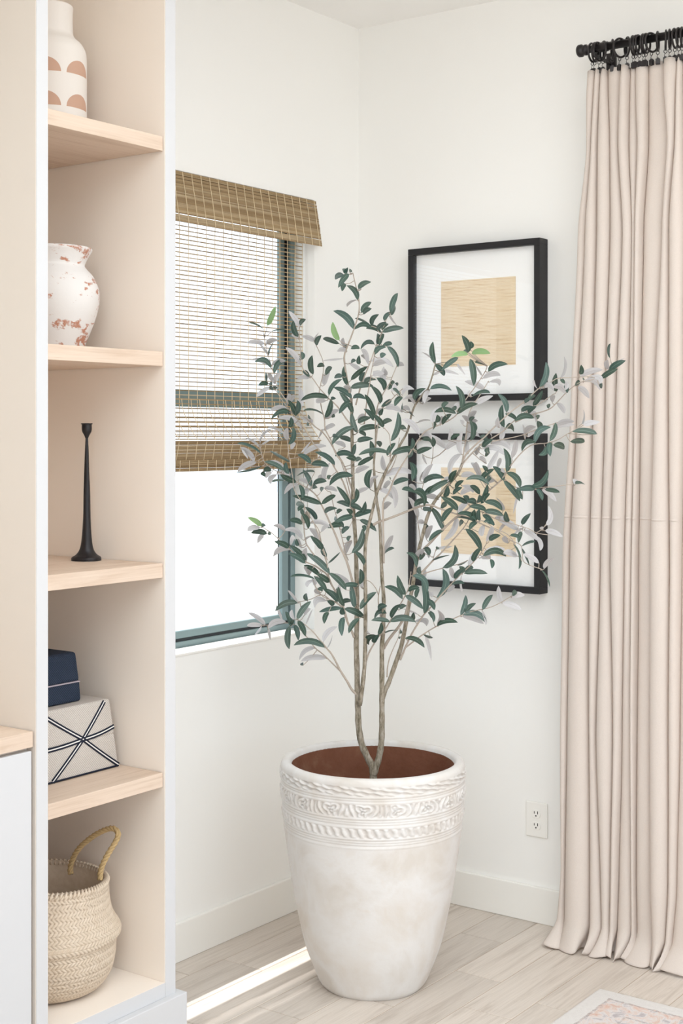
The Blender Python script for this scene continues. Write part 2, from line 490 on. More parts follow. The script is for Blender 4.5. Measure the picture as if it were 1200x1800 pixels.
ch = empty('candle_holder', (-1.607, -0.289, SHZ[1]), label='slender black iron candle holder alone on the middle oak shelf', cat='candle holder')
prof = [(0.0005, 0.0), (0.036, 0.0), (0.0385, 0.002), (0.039, 0.006), (0.036, 0.010), (0.027, 0.0155), (0.019, 0.026), (0.0145, 0.042), (0.0115, 0.07), (0.0095, 0.12), (0.0080, 0.18), (0.0062, 0.24), (0.0045, 0.285), (0.0033, 0.312)]
mb = MB(); rows = []
for i, (r, z) in enumerate(fix_profile(prof, 4)):
    rows.append([(r * (1 + .06 * math.sin(3 * a + z * 30)) * math.cos(a), r * (1 + .05 * math.sin(2 * a + z * 55)) * math.sin(a), z) for a in [2 * math.pi * k / 20 for k in range(20)]])
mb.grid(rows, True).build('stem', M['iron'], ch, True)
MB().lathe(fix_profile([(0.0005, 0.309), (0.0033, 0.311), (0.006, 0.318), (0.0115, 0.328), (0.0128, 0.336), (0.0128, 0.3468), (0.0146, 0.3475), (0.0146, 0.3495), (0.0115, 0.350), (0.0105, 0.348), (0.0102, 0.334), (0.0005, 0.332)], 3), 28).build('cup', M['iron'], ch, True)

# woven boxes
def twill(name, c1, c2, sc=420, band=None):
    t = NT(name); v = t.coord(rot=(0.0, 0.7, 0.0))
    wv = t.N('ShaderNodeTexWave', bands_direction='X', i_Scale=sc / 6.0, i_Distortion=0.8, i_Detail=2.0); t.L(v, wv.inputs['Vector'])
    wv2 = t.N('ShaderNodeTexWave', bands_direction='Z', i_Scale=sc / 5.0, i_Distortion=1.0); t.L(v, wv2.inputs['Vector'])
    f = t.math('MULTIPLY', wv.outputs['Fac'], t.math('ADD', t.math('MULTIPLY', wv2.outputs['Fac'], 0.5), 0.5))
    n = t.noise(t.coord(), 160, 3)
    col = t.mix(t.math('ADD', t.math('MULTIPLY', f, .75), t.math('MULTIPLY', n, .25)), S(c2), S(c1))
    t.base(col); t.rough(0.8); t.spec(0.25)
    t.bump(f, 0.5, 0.002); return t.m
M['twill_w'] = twill('cream_woven_pandan', '#DDD7D2', '#A79D94')
M['twill_n'] = twill('navy_woven_pandan', '#3C4A60', '#0D1420')
M['navy'] = plain('navy_strand', '#161C2C', 0.7, 0.2)
M['pale'] = plain('pale_strand', '#EDE8E4', 0.7, 0.2)

def frustum(mb, w0, d0, w1, d1, z0, z1):
    b = len(mb.v)
    for (wd, dp, z) in ((w0, d0, z0), (w1, d1, z1)):
        for sx, sy in ((-1, -1), (1, -1), (1, 1), (-1, 1)):
            mb.v.append((sx * wd / 2, sy * dp / 2, z))
    mb.f += [(b, b + 3, b + 2, b + 1), (b + 4, b + 5, b + 6, b + 7)] + [(b + i, b + (i + 1) % 4, b + 4 + (i + 1) % 4, b + 4 + i) for i in range(4)]
    return mb
def ribbon(pts, wd, nrm, off):
    """thin raised strand along pts"""
    mb = MB(); rows = []
    n = Vector(nrm).normalized()
    pts = [Vector(p) for p in pts]
    for i, p in enumerate(pts):
        d = (pts[min(i + 1, len(pts) - 1)] - pts[max(i - 1, 0)]).normalized()
        s = d.cross(n).normalized()
        rows.append([p + s * wd * .5 + n * -.0004, p + s * wd * .3 + n * off, p - s * wd * .3 + n * off, p - s * wd * .5 + n * -.0004])
    return mb.grid(rows)
WB, DB, HB = 0.262, 0.24, 0.174
bb = empty('woven_box', (-1.699, -0.245, SHZ[0]), label='larger cream woven box with crossing navy lines on the lower oak shelf', cat='box')
frustum(MB(), WB, DB, WB * .93, DB * .95, 0.0, 0.086).build('base', M['twill_w'], bb, bevel=0.006, seg=3)
frustum(MB(), WB * .937, DB * .955, WB * .86, DB * .89, 0.083, HB).build('lid', M['twill_w'], bb, bevel=0.007, seg=3)
def facept(u, z):             # point on the sloping front face
    k = z / HB
    return Vector((WB / 2 * (1 - .14 * k) * u, -DB / 2 * (1 - .11 * k) - .0012, z))
def strands(a, b, n=10, sag=0.0, dbl=True):
    for s in ((-1, 1) if dbl else (0,)):
        pts = []
        for i in range(n + 1):
            t = i / n; p = facept(a[0] + (b[0] - a[0]) * t, a[1] + (b[1] - a[1]) * t + sag * math.sin(math.pi * t))
            pts.append(p)
        d = (pts[-1] - pts[0]).normalized(); nn = Vector((0, -1, .1)).normalized(); sd_ = d.cross(nn).normalized()
        pts = [p + sd_ * .0036 * s for p in pts]
        ribbon(pts, 0.0042, nn, 0.0014).build('navy_strand', M['navy'], bb)
    if dbl:
        pts = [facept(a[0] + (b[0] - a[0]) * i / n, a[1] + (b[1] - a[1]) * i / n + sag * math.sin(math.pi * i / n)) for i in range(n + 1)]
        ribbon(pts, 0.0034, (0, -1, .1), 0.0008).build('pale_strand', M['pale'], bb)
CXu = 0.10
strands((CXu, 0.089), (0.80, HB - .004)); strands((CXu, 0.089), (0.985, 0.005))
strands((CXu, 0.089), (-0.72, 0.004)); strands((CXu, 0.089), (-0.95, HB - .012))
strands((-1.0, 0.080), (CXu, 0.088), sag=-.002); strands((CXu, 0.088), (0.99, 0.103), sag=-.003)
strands((-.98, 0.0035), (0.985, 0.0035), dbl=False)
nb = empty('woven_box', (-1.749, -0.235, SHZ[0] + HB + .001), label='smaller dark navy woven box stacked on the cream patterned box', cat='box')
WN, DN, HN = 0.19, 0.17, 0.124
frustum(MB(), WN, DN, WN * .97, DN * .97, 0, 0.052).build('base', M['twill_n'], nb, bevel=0.007, seg=3)
lidb = frustum(MB(), WN * .975, DN * .975, WN * .9, DN * .9, 0.049, HN).build('lid', M['twill_n'], nb, bevel=0.009, seg=3)
pts = [Vector((WN * .48 * (-1 + 2 * i / 12) * .97, -DN * .486 - .001, 0.050)) for i in range(13)]
ribbon(pts, 0.004, (0, -1, 0), 0.002).build('pale_strand', plain('lilac_strand', '#A79DA6', .7), nb)
pts = [Vector((WN * .485, DN * .47 * (-1 + 2 * i / 12), 0.050)) for i in range(13)]
ribbon(pts, 0.004, (1, 0, 0), 0.002).build('pale_strand', bpy.data.materials['lilac_strand'], nb)

# seagrass basket
BKR = 0.180
bk = empty('belly_basket', (-1.740, -0.297, 0.234), label='round woven seagrass belly basket in the bottom niche of the bookcase', cat='basket')
def basket_prof(s):
    pts = [(0.02, 0.001), (0.095, 0.003), (0.128, 0.016), (0.150, 0.045), (0.160, 0.080), (0.163, 0.108), (0.166, 0.124), (0.176, 0.136), (0.1755, 0.150), (0.164, 0.168), (0.155, 0.190), (0.149, 0.225), (0.147, 0.262), (0.145, 0.272)]
    return pts
pp = fix_profile(basket_prof(0), 18)
bk_col = []
def weave(rows_pts, inner=False):
    mb = MB(); rows = []
    n = 420
    L = 0.0
    for i, (r, z) in enumerate(rows_pts):
        a = rows_pts[max(i - 1, 0)]; b = rows_pts[min(i + 1, len(rows_pts) - 1)]
        tx, tz = b[0] - a[0], b[1] - a[1]; q = math.hypot(tx, tz) or 1
        if i: L += math.hypot(r - rows_pts[i - 1][0], z - rows_pts[i - 1][1])
        nx, nz = tz / q, -tx / q
        row = []
        for k in range(n):
            th = 2 * math.pi * k / n
            rowi = L / 0.0104; ri = int(rowi); fr_ = rowi - ri
            u = th * 0.155 / 0.0098 + (fr_ if ri % 2 else 1 - fr_) * 0.95
            fu = abs((u % 1.0) - .5) * 2
            h = 0.0036 * (1 - fu ** 4) * (.45 + .55 * (1 - (abs(fr_ - .5) * 2) ** 6)) + .0008 * noise.noise(Vector((u // 1, ri, 3)))
            bk_col.append(max(0.0, 1 - h / .0027))
            squash = 1.0 + 0.045 * math.cos(2 * (th - 0.5)) * min(1, z / .2)
            tilt = 0.010 * math.cos(th - 2.6) * max(0, z - .12) / .15
            bul = 0.0125 * math.exp(-((z - .143) / .017) ** 2) * (1 - math.exp(-((math.atan2(math.sin(th + .85), math.cos(th + .85))) / .75) ** 2)) * .8
            rr = (r - bul + nx * h) * squash
            row.append((rr * math.cos(th), rr * math.sin(th), z + nz * h + tilt))
        rows.append(row)
    return mb.grid(rows, True)
def seagrass():
    t = NT('seagrass'); v = t.coord()
    ga = t.N('ShaderNodeAttribute', attribute_name='gap')
    t.base(t.mix(t.math('MULTIPLY', ga.outputs['Fac'], .75), t.mix(t.noise(v, 70, 3, .6), S('#DDCFBE'), S('#C2AF98')), S('#86705A')))
    t.rough(0.75); t.spec(0.25); t.bump(t.noise(v, 350, 2), 0.2, 0.001); return t.m
M['seagrass'] = seagrass()
me = weave(pp).mesh('body')
me.attributes.new('gap', 'FLOAT', 'POINT').data.foreach_set('value', bk_col)
body = link('body', me, bk, M['seagrass'], True)
inn = [(r - .007, z) for r, z in reversed(pp)]
rowsI = [[(r * (1.0 + 0.045 * math.cos(2 * (2 * math.pi * k / 96 - 0.5)) * min(1, z / .2)) * math.cos(2 * math.pi * k / 96), r * (1.0 + 0.045 * math.cos(2 * (2 * math.pi * k / 96 - 0.5)) * min(1, z / .2)) * math.sin(2 * math.pi * k / 96), z + 0.003 + 0.010 * math.cos(2 * math.pi * k / 96 - 2.6) * max(0, z - .12) / .15) for k in range(96)] for r, z in inn]
lin = MB().grid(rowsI, True)
lin.build('inside', M['seagrass'], bk, True)
# plaited rim: slanting stitches
rim = MB()
for k in range(84):
    a = 2 * math.pi * k / 84
    def rp(a, dz, rr):
        sq = 1 + .045 * math.cos(2 * (a - .5))
        return (rr * sq * math.cos(a), rr * sq * math.sin(a), 0.270 + dz + .010 * math.cos(a - 2.6))
    rim.tube([rp(a, -.008, .1485), rp(a + .03, 0.000, .150), rp(a + .055, .006, .1435), rp(a + .06, -.006, .1375)], [.0028, .0036, .0036, .0026], 5)
tag(rim.build('plaited_rim', M['seagrass'], bk, True), kind='stuff')
hb = plain('twisted_seagrass_rope', '#B49A70', 0.8, 0.2, 0, .3, 200)
Bo = Vector(bk.location)
def rope(name, p, r, parent):
    cr = []
    q = [p[0]] + p + [p[-1]]
    for i in range(1, len(q) - 2):
        for k in range(14):
            t = k / 14
            cr.append(0.5 * ((2 * q[i]) + (q[i + 1] - q[i - 1]) * t + (2 * q[i - 1] - 5 * q[i] + 4 * q[i + 1] - q[i + 2]) * t * t + (3 * q[i] - q[i - 1] - 3 * q[i + 1] + q[i + 2]) * t ** 3))
    cr.append(p[-1])
    mb = MB(); tot = 0
    for s in range(3):
        pts = []; tot = 0
        for i, c in enumerate(cr):
            d = (cr[min(i + 1, len(cr) - 1)] - cr[max(i - 1, 0)]).normalized()
            if i: tot += (c - cr[i - 1]).length
            a = d.cross(Vector((.3, .8, .5))).normalized(); b = d.cross(a)
            ph = tot * 2 * math.pi / 0.034 + s * 2 * math.pi / 3
            pts.append(c + (a * math.cos(ph) + b * math.sin(ph)) * r * .8)
        mb.tube(pts, r, 6)
    return mb.build(name, hb, parent, True)
hp = [(124, 1536, 3.58), (125, 1518, 3.58), (140, 1490, 3.57), (170, 1466, 3.55), (196, 1456, 3.53), (207, 1464, 3.515), (204, 1478, 3.51), (186, 1508, 3.50), (177, 1530, 3.50), (176, 1546, 3.50)]
rope('handle', [at(*q) - Bo for q in hp], 0.0042, bk)

# ------------------------------------------------------------------ pictures on the right wall
def veneer():
    t = NT('pale_bamboo_veneer'); v = t.coord()
    mp = t.N('ShaderNodeMapping'); t.L(v, mp.inputs[0]); mp.inputs['Scale'].default_value = (1, 3, 60)
    n = t.noise(mp.outputs[0], 3.0, 6, .6, .3)
    mp2 = t.N('ShaderNodeMapping'); t.L(v, mp2.inputs[0]); mp2.inputs['Scale'].default_value = (1, 6, 260)
    n2 = t.noise(mp2.outputs[0], 2.0, 3)
    col = t.ramp(n, [(0.30, S('#CFAF88')), (0.42, S('#E8D3B2')), (0.6, S('#EFDFC5')), (0.72, S('#DFC6A2'))])
    col = t.mix(t.math('MULTIPLY', n2, .35), col, S('#DABF99'))
    t.base(col); t.rough(.7); t.bump(n2, .3, .001); return t.m
M['veneer'] = veneer()
FRY0, FRY1 = -0.759, -0.2486
def picture(z0, z1, label):
    e = empty('picture_frame', (0, (FRY0 + FRY1) / 2, (z0 + z1) / 2), label=label, cat='picture', group='framed veneer pictures on the right wall')
    def bp(name, x0, x1, y0, y1, za, zb, mat, bev=0.0):
        o = box(name, x0, x1, y0, y1, za, zb, mat, None, bev); o.parent = e; o.matrix_parent_inverse = Matrix.Translation(-e.location); return o
    d, wd = 0.056, 0.0215
    for a, b, c, f in ((FRY0, FRY1, z1 - wd, z1), (FRY0, FRY1, z0, z0 + wd), (FRY0, FRY0 + wd, z0 + wd, z1 - wd), (FRY1 - wd, FRY1, z0 + wd, z1 - wd)):
        bp('rail', -d, -0.001, a, b, c, f, M['black'], .001)
    bp('mat_board', -.034, -.028, FRY0 + wd - .002, FRY1 - wd + .002, z0 + wd - .002, z1 - wd + .002, M['matboard'])
    cy, cz = (FRY0 + FRY1) / 2, (z0 + z1) / 2
    ay, az = 0.1435, 0.1455
    bp('veneer_print', -.0365, -.033, cy - .011 - ay, cy - .011 + ay, cz - az, cz + az, M['veneer'])
    bp('glass', -.050, -.047, FRY0 + wd - .003, FRY1 - wd + .003, z0 + wd - .003, z1 - wd + .003, M['glass'])
    return e
picture(1.7155, 2.241, 'upper black framed square of pale wood veneer on the right wall')
picture(1.0835, 1.6060, 'lower black framed square of pale wood veneer behind the tree branches')

# wall outlet
ou = empty('wall_outlet', (0, -0.7199, 0.3372), label='white double socket outlet low on the wall left of the curtain', cat='outlet')
def opart(name, x0, x1, y0, y1, z0, z1, mat, bev):
    return box(name, x0, x1, y0, y1, z0, z1, mat, ou, bev)
opart('cover_plate', -.007, -.0005, -.040, .040, -.058, .058, M['plate'], .004)
for zc in (0.0195, -0.0195):
    mb = MB(); rows = []
    for xx, sc in ((-.0065, 1.0), (-.0085, 1.0), (-.0092, .95), (-.0092, 0.01)):
        rows.append([(xx, sc * .0165 * math.cos(a), zc + sc * max(-.0135, min(.0135, .0165 * math.sin(a)))) for a in [2 * math.pi * k / 28 for k in range(28)]])
    rc = mb.grid(rows, True).build('receptacle', M['plate'], ou, False)
    sl = MB(); sl.box(-.0098, -.0088, .0050, .0072, zc, zc + .008); sl.box(-.0098, -.0088, -.0074, -.0050, zc - .0005, zc + .009)
    sl.tube([(-.0098, 0, zc - .0065), (-.0088, 0, zc - .0065)], .0026, 10)
    sl.build('slot', M['slot'], rc)
MB().tube([(-.0085, 0, 0), (-.0065, 0, 0)], .003, 12).build('screw', M['plate'], ou)

# ------------------------------------------------------------------ curtain, rod and rings
RXX, RZ = -0.130, 2.800
rod = empty('curtain_rod', (RXX, -1.6, RZ), label='dark bronze curtain rod with small flared finial above the curtain', cat='curtain rod')
def rl(mb, prof, name, n=28):
    rows = [[(r * math.cos(a), y, r * math.sin(a)) for a in [2 * math.pi * k / n for k in range(n)]] for r, y in prof]
    return mb.grid(rows, True).build(name, M['rod'], rod, True)
RE = -0.955 + 1.6
rl(MB(), [(0.0, -1.4), (.0125, -1.4), (.0125, RE - .075), (.0, RE - .075)], 'pole')
rl(MB(), [(0.0, RE - .08), (.0145, RE - .08), (.0150, RE - .075), (.0150, RE - .055), (.0120, RE - .05), (.0115, RE - .02), (.0125, RE - .012), (.0165, RE - .009), (.0172, RE - .003), (.015, RE), (.0165, RE + .004), (.0195, RE + .008), (.0195, RE + .018), (.016, RE + .022), (0, RE + .022)], 'finial')
for yb in (-0.988 + 1.6, -2.9 + 1.6):
    mb = MB()
    mb.box(.118, .129, yb - .016, yb + .016, -.082, .012); mb.box(.0, .12, yb - .005, yb + .005, -.026, -.016)
    mb.build('bracket', M['rod'], rod, bevel=.0015)
    MB().tube([(.013 * 1.25 * math.cos(t), yb, .013 * 1.25 * math.sin(t)) for t in [math.pi + math.pi * k / 12 for k in range(13)]], .0042, 8).build('cradle', M['rod'], rod, True)

# curtain folds: valley columns (photo columns at heights), rows are z heights
def zrow(y): return CAM.z - 4.33 * (y - HOR) / FOC
VY = [122, 250, 400, 700, 1000, 1300, 1550, 1660]
V = [
 [1035, 1034, 1019, 1008, 992, 988, 990, 983],
 [1048, 1042, 1032, 1019, 1004, 999, 997, 996],
 [1057, 1054, 1054, 1046, 1040, 1039, 1040, 1040],
 [1067, 1073, 1073, 1066, 1057, 1050, 1058, 1060],
 [1094, 1090, 1097, 1087, 1077, 1080, 1077, 1075],
 [1106, 1105, 1112, 1104, 1098, 1092, 1086, 1083],
 [1117, 1123, 1119, 1117, 1112, 1111, 1111, 1112],
 [1137, 1137, 1128, 1124, 1119, 1117, 1116, 1117],
 [1168, 1176, 1166, 1154, 1148, 1146, 1148, 1151],
 [1190, 1189, 1178, 1176, 1180, 1177, 1176, 1171],
 [1199, 1203, 1206, 1204, 1199, 1197, 1191, 1182],
]
for k in range(1, 9):
    V.append([1199 + k * 31 + (k % 3) * 5 - 4 * j * (k % 2) * .3 for j in range(8)])
depth = [0.052, 0.05, 0.062, 0.035, 0.05, 0.02, 0.045, 0.015, 0.06, 0.045, 0.03] + [0.05, .04, .055, .045, .05, .04, .05]
XV = -0.105
VD = [0.0, .012, .045, .01, .04, .015, .03, .02, .03, .035, .02] + [.03, .02] * 5
VZ = [zrow(y) for y in VY]
def interp(zs, vals, z):
    if z >= zs[0]: return vals[0]
    for i in range(len(zs) - 1):
        if zs[i] >= z >= zs[i + 1]:
            t = (zs[i] - z) / (zs[i] - zs[i + 1]); t = t * t * (3 - 2 * t) * .5 + t * .5
            return vals[i] + (vals[i + 1] - vals[i]) * t
    return vals[-1]
VWy = [[px_on_x(p, XV - .02) for p in row] for row in V]
ZT = 2.727
NZ, NC = 92, 16
zs_ = []
for i in range(NZ):
    t = i / (NZ - 1)
    zs_.append(ZT + (0.004 - ZT) * t)
zs_ = [z for z in zs_ if z > .1] + [.1, .08, .06, .045, .032, .02, .012, .006]
crow = []
for z in zs_:
    row = []
    low = max(0.0, (0.085 - z) / 0.085)
    top = max(0.0, (z - 2.45) / .277)
    for k in range(len(V) - 1):
        ya, yb = interp(VZ, VWy[k], z), interp(VZ, VWy[k + 1], z)
        A = depth[k] * (1 - 0.55 * top ** 1.5) * (1 + .12 * math.sin(k * 2.1 + z * 2.3))
        wdt = abs(yb - ya)
        A = min(A, .5 * wdt + .022) + .012
        for c in range(NC):
            t = c / NC
            s = math.sin(math.pi * t)
            prof_ = s ** .5
            skew = .09 * math.sin(2 * math.pi * t) * (1 if k % 2 else -1)
            yy = ya + (yb - ya) * (t - .155 * math.sin(2 * math.pi * t) + skew * .35)
            xx = XV + (VD[k] + (VD[k + 1] - VD[k]) * t) * (1 - .5 * top) * (1 - prof_) * (1 - low) - A * prof_ - .004 * math.sin(z * 5 + k * 1.7) * s
            # the hem breaks on the floor and kicks into the room
            kick = low ** 1.6 * (.018 + .045 * s * (.6 + .4 * math.sin(k * 2.7 + 1)))
            xx -= kick
            yy += low ** 1.5 * (0.020 * math.sin(k * 1.9 + 6 * t) + .010)
            zz = z + (top * 0.010 * (s - .6) if z > 2.6 else 0) + (.006 * low * s * math.sin(k * 3.1 + 5 * t) if low > .3 else 0)
            row.append((xx, yy, max(zz, .003)))
    row.append((XV, interp(VZ, VWy[-1], z), max(z, .003)))
    crow.append(row)
cur = empty('curtain', (XV, -1.1, 0), label='cream linen floor length curtain gathered at the right edge', cat='curtain')
def cbuild(name, rows, mat):
    me = MB().grid(rows).mesh(name)
    o = link(name, me, cur, mat, True)
    o.matrix_parent_inverse = Matrix.Translation(-cur.location)
    return o
panel = cbuild('panel', crow, M['linen'])
sm = panel.modifiers.new('thickness', 'SOLIDIFY'); sm.thickness = 0.0022; sm.offset = 0.0
# seam across the panel where two lengths are joined
isn = min(range(len(zs_)), key=lambda i: abs(zs_[i] - 1.345))
base_r = crow[isn]
rs = []
for dz, off_ in ((.0055, .0012), (.003, .0032), (-.001, .0034), (-.0022, .0010)):
    rs.append([(x - off_, y, 1.345 + dz) for (x, y, z) in base_r])
cbuild('seam', rs, M['linen'])

ring_px = [1041, 1046, 1052, 1060, 1076, 1090, 1102, 1113, 1118, 1123, 1131, 1136, 1145, 1156, 1170, 1177, 1186, 1193, 1199]
def make_ring():
    e = empty('curtain_ring', (0, 0, 0), label='dark metal curtain ring with small clip hanging on the bronze rod', cat='curtain ring', group='clip rings on the curtain rod')
    n = 36
    MB().tube([(.0280 * math.cos(t), 0, .0280 * math.sin(t)) for t in [2 * math.pi * k / n for k in range(n)]], .0034, 8, closed=True).build('hoop', M['rod'], e, True)
    MB().tube([(0.0, .0048 * math.cos(t), -.0340 + .0055 * math.sin(t)) for t in [2 * math.pi * k / 14 for k in range(14)]], .0011, 6, closed=True).build('eyelet', M['rod'], e, True)
    MB().tube([(0, .0005, -.0385), (0, .0025, -.046), (0, .0005, -.053)], .0009, 5).build('wire', M['rod'], e, True)
    cl = MB(); cl.box(-.0052, -.0018, -.0065, .0065, -.0690, -.0525); cl.box(.0018, .0052, -.0065, .0065, -.0690, -.0525); cl.box(-.004, .004, -.0035, .0035, -.0535, -.0495)
    cl.build('clip', M['rod'], e, bevel=.0006, seg=1)
    return e
ring0 = make_ring()
ORD = 'first second third fourth fifth sixth seventh eighth ninth tenth eleventh twelfth thirteenth fourteenth fifteenth sixteenth seventeenth eighteenth nineteenth'.split()
def place_ring(e, y, rz, rx):
    e.location = (RXX - .001, y, RZ - .0122); e.rotation_euler = (rx, 0, rz)
kids0 = list(ring0.children)
for i, p in enumerate(ring_px):
    y = px_on_x(p, RXX)
    if i == 0: e = ring0
    else:
        e = ring0.copy(); C.objects.link(e)
        for c in kids0:
            d = c.copy(); C.objects.link(d); d.parent = e
    e['label'] = 'dark curtain ring with a small clip, %s along the rod from its finial' % ORD[i]
    place_ring(e, y, [0.0, .1, -.12, .75, .55, -.35, .7, .15, .1, .05, .1, .0, -.3, .3, .4, .3, .1, .1, .2, .1, .2, .1][i], [.0, .05, -.05, .02, 0, .06, 0, 0, .05, -.04, .0, .05, 0, 0, .03, 0, 0, 0, 0, 0, 0, 0][i])
# ------------------------------------------------------------------ bamboo roman shade
SHX0, SHX1 = WX0 + .006, WX1 - .008
bsd = empty('bamboo_shade', ((SHX0 + SHX1) / 2, 0.03, WZ1), label='woven tan bamboo roman shade half lowered over the window', cat='window shade')
def reed_mat(name, stops):
    t = NT(name); v = t.coord(scale=(2.5, 60, 60))
    n = t.noise(v, 3.0, 4, .6)
    at_ = t.N('ShaderNodeAttribute', attribute_name='tone')
    c = t.ramp(at_.outputs['Fac'], stops)
    c = t.mix(t.math('MULTIPLY', t.ramp(n, [(.35, (0, 0, 0, 1)), (.65, (1, 1, 1, 1))]), .4), c, S('#8D7656'))
    t.base(c); t.rough(.6); t.spec(.3)
    tl = t.N('ShaderNodeBsdfTranslucent'); t.L(c, tl.inputs[0])
    mx = t.N('ShaderNodeMixShader'); mx.inputs[0].default_value = .25
    t.L(t.b.outputs[0], mx.inputs[1]); t.L(tl.outputs[0], mx.inputs[2]); t.L(mx.outputs[0], t.out.inputs[0]); return t.m
M['reed'] = reed_mat('bamboo_reed', [(0.0, S('#987E5A')), (.3, S('#B69D79')), (.6, S('#CBB592')), (.85, S('#AE946D')), (1.0, S('#DFCFB2'))])
M['string'] = plain('pale_cotton_string', '#DCC9A8', .8, .1)
RS = random.Random(3)
SAG = lambda x, z: 0.0
def shade_stuff(name, mb, mat):
    if hasattr(mb, 'tone'):
        me = mb.mesh(name); me.attributes.new('tone', 'FLOAT', 'POINT').data.foreach_set('value', mb.tone); o = link(name, me, None, mat)
    else: o = mb.build(name, mat)
    o.parent = bsd; o.matrix_parent_inverse = Matrix.Translation(-bsd.location)
    return tag(o, kind='stuff')
def reeds(zs, yfun, x0, x1, hh, th=.0012):
    mb = MB(); mb.tone = []
    for z, h in zip(zs, hh):
        tn = RS.random()
        segs = 3
        for s in range(segs):
            a = x0 + (x1 - x0) * s / segs; b = x0 + (x1 - x0) * (s + 1) / segs
            y = yfun(z) ; j = RS.uniform(-.0006, .0006)
            mb.box(a, b, y - th + j, y + th + j, z - h / 2, z + h / 2); mb.tone += [tn] * 8
    return mb
# single open layer
zz, hh = [], []
z = 2.36
while z > 1.49:
    zz.append(z); hh.append(.0030 + RS.uniform(-.0004, .0006)); z -= .0138
YL = lambda z: 0.045
shade_stuff('open_weave', reeds(zz, YL, SHX0, SHX1, hh, .0010), M['reed'])
# valance: close reeds, hanging out over the wall plane
def dense(z1, z0, gapp=.12):
    zs, hs = [], []
    z = z1
    while z > z0:
        h = RS.choice([.0022, .003, .0042, .006, .0075])
        zs.append(z - h / 2); hs.append(h)
        z -= h + (.0007 if RS.random() > gapp else RS.uniform(.002, .0035))
    return zs, hs
zs, hs = dense(WZ1 - .004, 2.246, .16)
YV = lambda z: -0.004 - (WZ1 - z) * .17
shade_stuff('valance', reeds(zs, YV, SHX0, WX1 + .002, hs, .0013), M['reed'])
# gathered folds at the bottom
def loop(z1, z0, y0, out):
    return lambda z: y0 - out * math.sin(math.pi * min(1, max(0, (z1 - z) / (z1 - z0))))
zz = [1.712 - i * .0145 for i in range(10)]; 
shade_stuff('fold', reeds(zz, lambda z: .036 - .070 * ((1.712 - z) / .13) ** 1.8, SHX0, SHX1, [.0028 + RS.uniform(0, .0012) for _ in zz], .0010), M['reed'])
zs, hs = dense(1.583, 1.524, .03)
shade_stuff('fold', reeds(zs, lambda z: -.030 + .2 * (1.583 - z), SHX0, SHX1, hs, .0013), M['reed'])
zz = [1.5225 - i * .0062 for i in range(6)]
shade_stuff('fold', reeds(zz, lambda z: -.034 + .06 * (1.523 - z), SHX0, SHX1, [.0038] * 6, .0014), M['reed'])
zs, hs = dense(1.572, 1.495, .05)
shade_stuff('fold', reeds(zs, lambda z: .030, SHX0, SHX1, hs, .0012), M['reed'])
# vertical strings
mb = MB()
x = SHX1 - .004
xs_ = []
while x > SHX0: xs_.append(x); x -= .0415
for x in xs_:
    jit = [RS.uniform(-.0012, .0012) for _ in range(9)]
    def pth(z0, z1, yf, n=8, off=.0022):
        return [(x + jit[i % 9], yf(z1 + (z0 - z1) * i / n) - off, z1 + (z0 - z1) * i / n) for i in range(n + 1)]
    mb.tube(pth(1.59, 2.36, YL), .0011, 5)
    mb.tube(pth(2.246, WZ1 - .003, YV, 4), .0012, 5)
    mb.tube(pth(1.585, 1.712, lambda z: .036 - .070 * ((1.712 - z) / .13) ** 1.8, 5), .0012, 5)
    mb.tube(pth(1.524, 1.583, lambda z: -.030 + .2 * (1.583 - z), 3), .0012, 5)
    mb.tube(pth(1.491, 1.5235, lambda z: -.034 + .06 * (1.523 - z), 2), .0012, 5)
shade_stuff('string', mb, M['string'])
hr = box('head_rail', SHX0, SHX1, .030, .062, WZ1 - .035, WZ1 - .001, M['reed'], None, .001); hr.parent = bsd; hr.matrix_parent_inverse = Matrix.Translation(-bsd.location)
M['cordm'] = plain('grey_cord', '#B9B6AE', .8, .1)
M['wood_bead'] = plain('turned_wood_acorn', '#8E8378', .45, .4)
for i, (xc, zc) in enumerate(((-0.304, 1.300), (-0.283, 1.306))):
    c = MB().tube([(xc, .015, 1.50), (xc, .014, 1.40), (xc, .014, zc + .03)], .0014, 6).build('pull_cord', M['cordm'], None, True)
    c.parent = bsd; c.matrix_parent_inverse = Matrix.Translation(-bsd.location)
    b = MB().lathe(fix_profile([(.0005, zc - .002), (.006, zc), (.0095, zc + .010), (.0100, zc + .02), (.0075, zc + .030), (.003, zc + .0345), (.0005, zc + .035)], 4), 18, xc, .014).build('acorn', M['wood_bead'], c, True)

